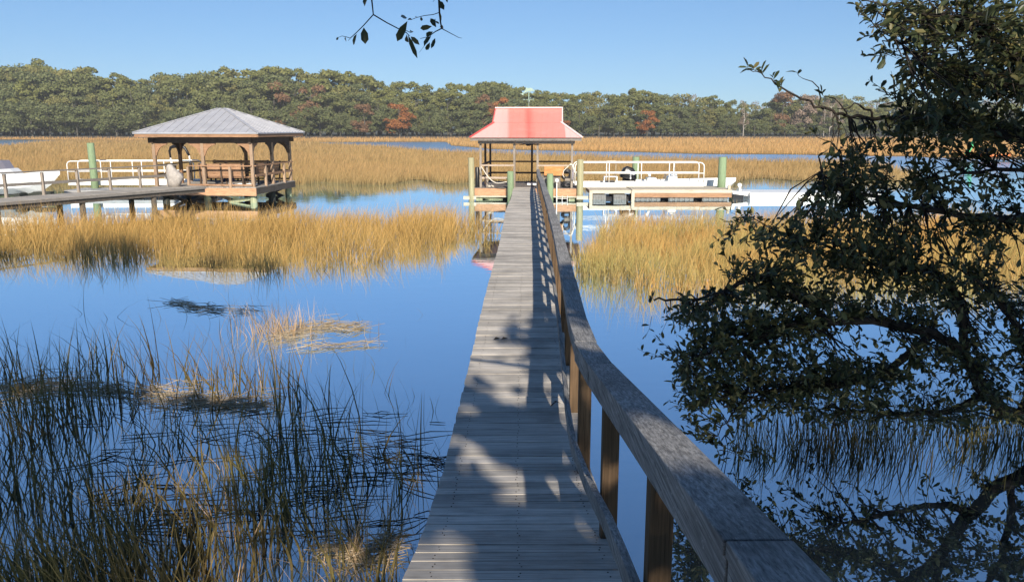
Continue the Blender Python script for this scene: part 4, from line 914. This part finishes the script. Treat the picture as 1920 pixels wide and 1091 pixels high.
KINDS = {'pine': ('pine_tree', 'c_pine', 'tall olive green pine in the far treeline', 'pines of the far treeline'),
         'oak': ('evergreen_tree', 'c_oak', 'grey green evergreen tree in the far treeline behind the marsh', 'evergreens of the far treeline'),
         'dark': ('evergreen_tree', 'c_dark', 'dark evergreen tree in the far treeline', 'dark evergreens of the far treeline'),
         'yellow': ('broadleaf_tree', 'c_yellow', 'yellow green broadleaf tree in the far treeline', 'yellow green trees of the far treeline'),
         'shrub': ('marsh_shrub', 'c_dark', 'low dark bush at the foot of the far treeline', 'bushes along the far marsh edge'),
         'rust': ('brown_tree', 'c_rust', 'dull reddish brown autumn tree in the far treeline', 'rusty trees of the far treeline'),
         'bare': ('bare_tree', 'c_bare', 'pale half bare tree in the far treeline on the right', 'half bare trees of the far treeline')}
def put(kind, px, Y, frac, wide=1.0):
    nm, mt, lab, grp = KINDS[kind]; H = max(3.5, top_at(px, Y, frac)); x = (px - 960) / F * Y * CP
    far_tree('oak' if kind == 'yellow' and False else kind, random.randrange(4), x, Y, H, M[mt], M['farpale'] if kind == 'bare' else M['farbark'], lab, nm, grp, wide)
random.seed(2024)
px = -290.0                                                     # back rows: tall crowns that make the skyline
while px < 2200:
    right = px > 1180
    kind = random.choices(['pine', 'oak', 'yellow', 'bare'] if right else ['pine', 'oak', 'yellow'], [3, 4, 2, 2.2] if right else [7, 2.5, 1.5])[0]
    put(kind, px, random.uniform(322, 345), random.uniform(.88, 1.05), random.uniform(.8, 1.3)); px += random.uniform(11, 20)
for Y0, Y1, f0, f1, step in ((308, 320, .68, .95, 21), (299, 306, .40, .78, 22)):
    px = -290.0
    while px < 2200:
        right = px > 1180
        kind = random.choices(['pine', 'oak', 'dark', 'yellow'], [2, 5, 3, 2 if right else 1.2])[0]
        put(kind, px, random.uniform(Y0, Y1), random.uniform(f0, f1), random.uniform(.95, 1.3)); px += random.uniform(.6, 1.3) * step
px = -290.0
while px < 2200:                                                # bushes at the marsh edge
    put('shrub', px, random.uniform(291.5, 298), random.uniform(.24, .58), random.uniform(.9, 1.4)); px += random.uniform(15, 34)
for px, py, hpx, Y, mt, lab in ((752, 193, 60, 295.5, 'c_orange', 'bright orange autumn tree near the middle of the far treeline'),
                           (1210, 206, 48, 295.5, 'c_orange', 'small orange tree right of the red roofed pavilion'),
                           (905, 178, 70, 306, 'c_rust', 'wide red orange tree crown above left of the red roof'),
                           (935, 178, 70, 307, 'c_orange', 'red orange crown just left of the weather vane'),
                           (535, 166, 90, 306, 'c_rust', 'rusty brown crown above the right slope of the gazebo roof'),
                           (590, 168, 88, 306.5, 'c_rust', 'rusty brown crown to the right of its twin above the gazebo'),
                           (688, 200, 54, 296, 'c_rust', 'narrow rust red tree left of the bright orange tree'),
                           (1500, 180, 76, 306, 'c_bare', 'pinkish brown leafless crown behind the long bare oak twig'),
                           (1460, 180, 74, 309, 'c_rust', 'brown topped tree just left of the pinkish leafless crown'),
                           (1060, 230, 26, 295, 'c_orange', 'low orange bush at the right eave of the red roof')):
    H = hpx / F * Y * 1.08; far_tree('oak', random.randrange(4), (px - 960) / F * Y * CP, Y - 4, H, M[mt], M['farpale'] if mt == 'c_bare' else M['farbark'], lab, 'autumn_tree', 'autumn coloured trees', .9 if hpx > 60 else 1.1)
for px, hpx in ((1394, 60), (1545, 54), (1556, 60), (1572, 58)):
    Y = 293.5; put('bare', px, Y, 1.0 if hpx > 55 else .85, .55)

# ------------------------------------------------------------------ leaves and twigs
def leaves_mesh(name, P, D, NRM, Ln, Wd):
    """leaf = two halves folded on the midrib, obovate outline"""
    n = len(P); S = np.cross(D, NRM); S /= np.linalg.norm(S, axis=1)[:, None] + 1e-9; Nn = np.cross(S, D); l, wv_ = Ln[:, None], Wd[:, None]
    f = RNG.uniform(.05, .35, n)[:, None]; cu = RNG.uniform(-.18, .12, n)[:, None]
    pts = [P, P + D * l * .38 + S * wv_ * .42 + Nn * wv_ * f, P + D * l * .76 + S * wv_ * .44 + Nn * (wv_ * f + l * cu * .5), P + D * l + Nn * l * cu, P + D * l * .76 - S * wv_ * .44 + Nn * (wv_ * f + l * cu * .5), P + D * l * .38 - S * wv_ * .42 + Nn * wv_ * f]
    V = np.stack(pts, 1).reshape(-1, 3); b = np.arange(n)[:, None] * 6; return np_mesh(name, V, np.concatenate([b + np.array([[0, 1, 2, 3]]), b + np.array([[0, 3, 4, 5]])]))
def unit(v): return v / (np.linalg.norm(v, axis=-1, keepdims=True) + 1e-9)

def PX(px, py, d):                                              # point at a pixel, d metres along the view axis
    r = ray(px, py); return Vector((r.x * d, r.y * d, CAMZ + r.z * d))
LIMBS = [[(2330, 815, 9.9, .20), (2160, 808, 9.6, .14), (2020, 800, 9.3, .095), (1915, 785, 9.1, .08), (1850, 738, 8.9, .07), (1810, 670, 8.7, .062), (1750, 628, 8.5, .055), (1660, 604, 8.3, .052), (1560, 602, 8.2, .04), (1470, 612, 8.1, .03), (1380, 640, 8.0, .02), (1290, 680, 7.9, .010)],
         [(2160, 808, 9.6, .12), (2150, 620, 8.6, .10), (2110, 420, 7.8, .075), (2040, 270, 7.2, .055), (1960, 160, 6.9, .04), (1880, 90, 6.7, .028), (1790, 40, 6.5, .018), (1690, 8, 6.4, .010), (1610, 0, 6.3, .003)],
         [(2110, 420, 7.8, .05), (1980, 400, 7.6, .042), (1850, 410, 7.5, .034), (1700, 385, 7.4, .024), (1590, 355, 7.3, .016), (1540, 320, 7.2, .006)],
         [(1560, 602, 8.2, .035), (1480, 545, 8.1, .032), (1420, 520, 8.0, .03), (1370, 540, 8.0, .025), (1320, 556, 8.0, .019), (1270, 560, 8.0, .014), (1226, 563, 8.0, .010)],
         [(2040, 270, 7.2, .04), (1930, 262, 7.1, .034), (1830, 240, 7.0, .028), (1740, 220, 6.9, .022), (1640, 222, 6.85, .017), (1580, 214, 6.8, .013), (1530, 198, 6.8, .010), (1480, 172, 6.7, .008), (1435, 142, 6.7, .005), (1407, 132, 6.7, .003)],
         [(1750, 628, 8.5, .05), (1650, 700, 8.5, .036), (1540, 726, 8.4, .025), (1430, 735, 8.3, .016), (1330, 748, 8.2, .008)],
         [(1810, 670, 8.7, .05), (1800, 580, 8.3, .04), (1760, 515, 8.0, .032), (1660, 500, 8.0, .024), (1560, 465, 8.0, .016), (1450, 430, 8.0, .009), (1395, 408, 8.0, .003)],
         [(1960, 160, 6.9, .03), (1850, 150, 6.8, .022), (1750, 120, 6.6, .015), (1690, 80, 6.4, .009), (1640, 50, 6.3, .003)],
         [(1640, 222, 6.85, .011), (1610, 200, 6.8, .008), (1570, 205, 6.8, .004)],
         [(1545, 203, 6.8, .008), (1530, 165, 6.8, .005), (1498, 143, 6.8, .002)],
         [(1590, 218, 6.8, .008), (1570, 190, 6.8, .005), (1546, 182, 6.8, .003)],
         [(1590, 355, 7.3, .011), (1580, 300, 7.2, .008), (1560, 275, 7.2, .005), (1530, 255, 7.2, .002)],
         [(1850, 738, 8.9, .045), (1780, 770, 8.8, .035), (1680, 775, 8.6, .03), (1580, 770, 8.5, .012)],
         [(1915, 785, 9.1, .045), (1930, 690, 8.7, .04), (1900, 600, 8.4, .035), (1850, 540, 8.2, .02), (1790, 500, 8.0, .008)],
         [(2110, 420, 7.8, .03), (1960, 330, 7.4, .024), (1840, 320, 7.2, .016), (1740, 335, 7.1, .008)],
         [(1430, 735, 8.3, .012), (1380, 770, 8.3, .009), (1350, 810, 8.3, .005), (1345, 845, 8.3, .002)]]
lo = thing('live_oak', PX(2160, 808, 9.6), 'dark leafy live oak leaning out over the water at the right of the boardwalk', 'tree')
mb = MB(); NODES = []
for lb in LIMBS:
    ctl = [PX(a, b, d) for a, b, d, r in lb]; rad = [q[3] for q in lb]; pts, rs = [], []
    for i in range(len(ctl) - 1):                               # Catmull-Rom for a natural bend
        p0, p1, p2, p3 = ctl[max(i - 1, 0)], ctl[i], ctl[i + 1], ctl[min(i + 2, len(ctl) - 1)]
        for t in (0, .25, .5, .75):
            pts.append(.5 * ((2 * p1) + (p2 - p0) * t + (2 * p0 - 5 * p1 + 4 * p2 - p3) * t * t + (3 * p1 - p0 - 3 * p2 + p3) * t ** 3) + Vector([random.gauss(0, .012) for _ in range(3)])); rs.append(rad[i] * (1 - t) + rad[i + 1] * t)
    pts.append(ctl[-1]); rs.append(rad[-1]); mb.tube(pts, rs, 9 if rad[0] > .06 else 6); NODES += [(p, r) for p, r in zip(pts, rs)]
mb.build('trunk', M['bark'], lo)
ND = np.array([tuple(p) for p, r in NODES]); NR = np.array([r for p, r in NODES])
ELL = [(1830, 50, 120, 75, 1.1), (1730, 30, 80, 50, .7), (1640, 18, 50, 25, .8), (1670, 70, 50, 40, .6), (1690, 150, 45, 40, .6), (1850, 180, 100, 80, 1.3), (1760, 165, 75, 55, 1.0), (1790, 250, 120, 45, 1.6), (1690, 225, 50, 45, .6), (1630, 292, 70, 36, .7), (1565, 300, 35, 30, .35), (1905, 110, 70, 110, 1.0),
       (1560, 345, 60, 36, .8), (1650, 345, 110, 45, 1.1), (1535, 395, 65, 45, .9), (1790, 335, 110, 45, .45), (1420, 425, 45, 32, .45), (1375, 470, 45, 35, .6), (1450, 495, 80, 50, 1.1), (1600, 465, 140, 60, 1.5), (1760, 450, 130, 70, .6), (1870, 420, 80, 80, .6),
       (1330, 585, 70, 50, 1.1), (1285, 625, 55, 45, .8), (1250, 665, 35, 35, .5), (1400, 620, 110, 60, 1.6), (1500, 575, 120, 60, 1.6), (1650, 550, 110, 50, 1.3), (1800, 560, 110, 60, 1.2), (1350, 695, 95, 45, 1.4), (1288, 718, 45, 42, .7), (1500, 690, 110, 55, 1.5), (1610, 715, 120, 45, 1.3),
       (1400, 765, 95, 36, 1.1), (1300, 790, 42, 50, .7), (1350, 835, 38, 28, .35), (1560, 768, 120, 32, 1.1), (1700, 680, 110, 45, .5), (1800, 700, 100, 50, .9), (1850, 775, 85, 32, .8), (1430, 860, 30, 22, .15), (1720, 790, 90, 22, .5), (1890, 690, 60, 70, .9), (1940, 760, 70, 40, .9), (1880, 800, 70, 18, .5), (1990, 300, 60, 200, .9), (1980, 620, 60, 150, .9)]
tot = sum(e[2] * e[3] * e[4] for e in ELL); twb = MB(); LP, LD, LN, LL = [], [], [], []
def leaf_twig(p0, p1, r0, nleaf, leaf=.085, first=.35):
    p0, p1 = Vector(p0), Vector(p1); d = p1 - p0; L = d.length; md = p0.lerp(p1, .5) + Vector((random.gauss(0, .07), random.gauss(0, .07), random.gauss(-.02, .06))) * L
    twb.tube([p0, md, p1], [r0, r0 * .6, .0016], 4, cap=False, smooth=False)
    for i in range(nleaf):
        t = first + (1 - first) * (i + random.random() * .6) / nleaf; t = min(t, 1.0); q = p0 * (1 - t) ** 2 + md * 2 * t * (1 - t) + p1 * t * t; a = random.uniform(0, 6.28)
        dd = d.normalized() * random.uniform(.3, 1.0) + Vector((math.cos(a), math.sin(a) * .8, random.gauss(.0, .75))) * .75
        LP.append(q); LD.append(dd); LN.append((random.gauss(0, .6), random.gauss(0, .6), 1)); LL.append(leaf * random.uniform(.55, 1.25))
NT_ = 3300
for (ex, ey, rx, ry, wg) in ELL:
    for _ in range(max(3, int(NT_ * ex * 0 + NT_ * rx * ry * wg / tot))):
        a = random.uniform(0, 6.28); rr = math.sqrt(random.random()); px, py = ex + rx * rr * math.cos(a), ey + ry * rr * math.sin(a)
        d = np.interp(py, [0, 200, 400, 560, 800], [6.6, 7.0, 7.6, 8.2, 8.5]) + random.gauss(0, .45); p = PX(px, py, d)
        dist = np.linalg.norm(ND - np.array(p), axis=1) + (NR > .1) * .4; j = int(np.argmin(dist)); q = Vector(ND[j]); v = p - q
        if v.length > .42:                                      # a carrying twig back to the limb
            s0 = p - v.normalized() * .34; twb.tube([q, q.lerp(s0, .5) + Vector((random.gauss(0, .04), random.gauss(0, .04), random.gauss(.02, .05))), s0], [min(.012, NR[j] * .6), .007, .004], 4, cap=False, smooth=False); q = s0
        leaf_twig(q, p + Vector([random.gauss(0, .05) for _ in range(3)]), .004, random.randint(5, 11), .088, .15)
for (px, py, d) in ((1407, 132, 6.7), (1418, 138, 6.7), (1432, 143, 6.7), (1455, 152, 6.7), (1470, 165, 6.7), (1498, 143, 6.8), (1546, 182, 6.8), (1468, 172, 6.7), (1530, 255, 7.2), (1395, 408, 8), (1360, 395, 8), (1226, 563, 8), (1215, 640, 8), (1200, 660, 8)):
    p = PX(px, py, d); j = int(np.argmin(np.linalg.norm(ND - np.array(p), axis=1))); q = Vector(ND[j]); q = q.lerp(p, .4); leaf_twig(q, p + Vector((-.03, 0, .04)), .003, 4, .085, .3)
twb.build('twigs', M['bark'], lo)
A = lambda l: np.array([tuple(v) for v in l], float)
LLn = np.array(LL); me = leaves_mesh('leaves', A(LP) - np.array(ORG[lo.name]), unit(A(LD)), unit(A(LN)), LLn, LLn * RNG.uniform(.34, .5, len(LLn))); link('leaves', me, M['oakleaf'], lo)

# ------------------------------------------------------------------ twig hanging into the top of the picture, from an oak limb overhead
D = 2.1
ob = thing('oak_branch', PX(697, -140, D), 'thin oak twig with a few dark leaves hanging into the sky at the top', 'branch')
mb = MB(); Z = lambda px, py, dd=0: PX(px, py, D + dd)
for pts, r0, r1 in (([(690, -420), (694, -140), (697, 0), (700, 28)], .0036, .0016), ([(700, 28), (682, 48), (668, 62), (657, 72), (650, 70), (641, 68), (632, 72)], .0016, .0005), ([(657, 72), (653, 77)], .0008, .0005), ([(700, 28), (725, 43), (750, 56), (762, 62), (768, 68)], .0018, .0010), ([(762, 58), (770, 62), (775, 60)], .0010, .0006),
                    ([(815, -420), (820, -140), (823, 0), (824, 24), (826, 42), (828, 54)], .0036, .0018), ([(824, 24), (812, 28), (795, 30), (780, 34), (770, 38)], .0011, .0006), ([(828, 54), (845, 63), (860, 71), (866, 72)], .0012, .0004), ([(828, 54), (816, 60), (808, 66), (800, 70), (788, 73)], .0016, .0006), ([(808, 66), (797, 85), (786, 99)], .0008, .0003), ([(762, 66), (766, 80)], .0008, .0004), ([(823, -10), (812, 4)], .0008, .0005)):
    mb.tube([Z(a, b) for a, b in pts], [r0 + (r1 - r0) * i / (len(pts) - 1) for i in range(len(pts))], 6)
a0, a1 = Z(690, -420), Z(815, -420); mb.tube([Vector((a0.x - .3, a0.y + .25, a0.z + .1)), a0, a1 + Vector((0, 0, .05)), Vector((1.5, 1.2, a1.z + .25)), Vector((3.0, -1.2, a1.z + .1)), Vector((5.4, -4.6, 6.2))], [.006, .012, .02, .04, .07, .11], 8)
mb.build('stem', M['bark'], ob)
LV = [((690, -4), (681, 12), 12), ((682, 52), (685, 84), 15), ((669, 64), (662, 85), 10), ((648, 70), (649, 78), 5), ((634, 70), (631, 76), 4), ((764, 40), (746, 78), 15), ((764, 38), (773, 36), 5), ((763, 34), (750, 32), 8), ((763, 66), (762, 84), 8), ((765, 66), (780, 106), 9), ((770, 69), (786, 84), 9), ((768, 60), (775, 58), 5), ((783, 32), (779, 36), 5), ((789, 32), (791, 40), 5),
      ((810, 50), (787, 54), 10), ((818, 52), (808, 36), 9), ((816, 36), (812, 46), 6), ((826, 44), (826, 26), 4), ((812, 60), (800, 68), 9), ((808, 68), (795, 80), 9), ((806, 80), (799, 94), 8), ((816, 72), (809, 90), 7), ((826, 48), (832, 55), 6), ((824, 2), (832, 18), 10), ((837, -12), (838, 7), 4), ((815, 40), (823, 44), 5)]
LP, LD, LN, LL, LW = [], [], [], [], []
for (ax, ay), (bx, by), wpx in LV:
    p, q = Z(ax, ay, random.uniform(-.02, .02)), Z(bx, by, random.uniform(-.05, .05)); LP.append(p); LD.append((q - p).normalized()); LL.append((q - p).length); LN.append((random.gauss(0, .25), -1, random.gauss(.1, .25))); LW.append(wpx / F * D * 1.05)
me = leaves_mesh('leaves', A(LP) - np.array(ORG[ob.name]), unit(A(LD)), unit(A(LN)), np.array(LL), np.array(LW)); link('leaves', me, M['oakleaf'], ob)

# ------------------------------------------------------------------ oaks on the bank behind the viewer (they shade the near boardwalk)
def bank_oak(x, y, zc, rx, ry, rz, n, size, label, seed, gap=0.0):
    g = random.Random(seed); root = thing('oak_tree', (x, y, 1.6), label, 'tree', 'oaks on the near bank'); L = []
    for _ in range(17):
        d = Vector((g.gauss(0, 1), g.gauss(0, 1), g.gauss(0, 1))).normalized() * g.uniform(.35, .85); L.append((d.x * rx, d.y * ry, zc - 1.6 + d.z * rz, g.uniform(.20, .36) * (rx + rz) / 2))
    link('crown', crown_mesh('oak_crown', L, n * 2, size * 1.1, seed, .85, .5, (x, y, 1.6) if gap else None, gap), M['oakleaf'], root); me = trunk_mesh('oak_trunk', (zc - 1.6) * 1.2, .28, L, seed, .03, 4 if gap else 12); link('trunk', me, M['bark'], root); return root
bank_oak(6.0, -5.2, 8.0, 4.3, 2.6, 3.9, 7000, .17, 'big oak on the bank to the right behind the viewer', 5, .85)
bank_oak(1.3, -5.0, 7.2, 3.1, 2.2, 2.9, 6500, .13, 'smaller oak straddling the start of the boardwalk behind the viewer', 9, .61)
bank_oak(-2.9, -5.5, 6.7, 3.1, 2.3, 2.8, 10000, .15, 'oak on the bank just left of the boardwalk behind the viewer', 12, .80)
bank_oak(-7.6, -6.0, 11.6, 4.6, 2.6, 5.0, 8000, .17, 'tall oak on the bank to the left behind the viewer', 15)
bank_oak(-15.0, -6.5, 12.0, 5.2, 2.8, 5.4, 8000, .18, 'tall oak farthest left on the bank behind the viewer', 18)
bank_oak(-6.2, -9.0, 14.8, 3.0, 2.0, 2.3, 4200, .18, 'unseen high crown added for shade behind the tall left oak on the near bank', 25)  # these high crowns are unseen, added to fill out shade on golden grass
bank_oak(-9.4, -8.6, 15.2, 3.0, 2.0, 2.2, 4200, .18, 'unseen tall crown added for shade over its lower neighbours on the left near bank', 31)
bank_oak(-12.6, -9.0, 15.4, 3.2, 2.0, 2.2, 4200, .18, 'unseen high crown added for shade between the two tall left oaks behind the viewer', 28)

bank_oak(-2.6, -8.5, 14.2, 3.2, 2.0, 2.1, 4200, .17, 'unseen narrow high crown added for shade on the bank behind the viewer', 21)

# ------------------------------------------------------------------ a little moisture in the air between here and the far trees
mb = MB(); mb.box((0, 210, 19), (1600, 560, 42)); hz = mb.build('haze', bpy.data.materials.new('air')); tag(hz, kind='stuff')
hm = hz.data.materials[0]; hm.use_nodes = True; ht = hm.node_tree; ht.nodes.clear(); ho = ht.nodes.new('ShaderNodeOutputMaterial'); pvn = ht.nodes.new('ShaderNodeVolumePrincipled')
pvn.inputs['Color'].default_value = (.92, .95, 1, 1); pvn.inputs['Density'].default_value = .00030; ht.links.new(pvn.outputs[0], ho.inputs['Volume'])
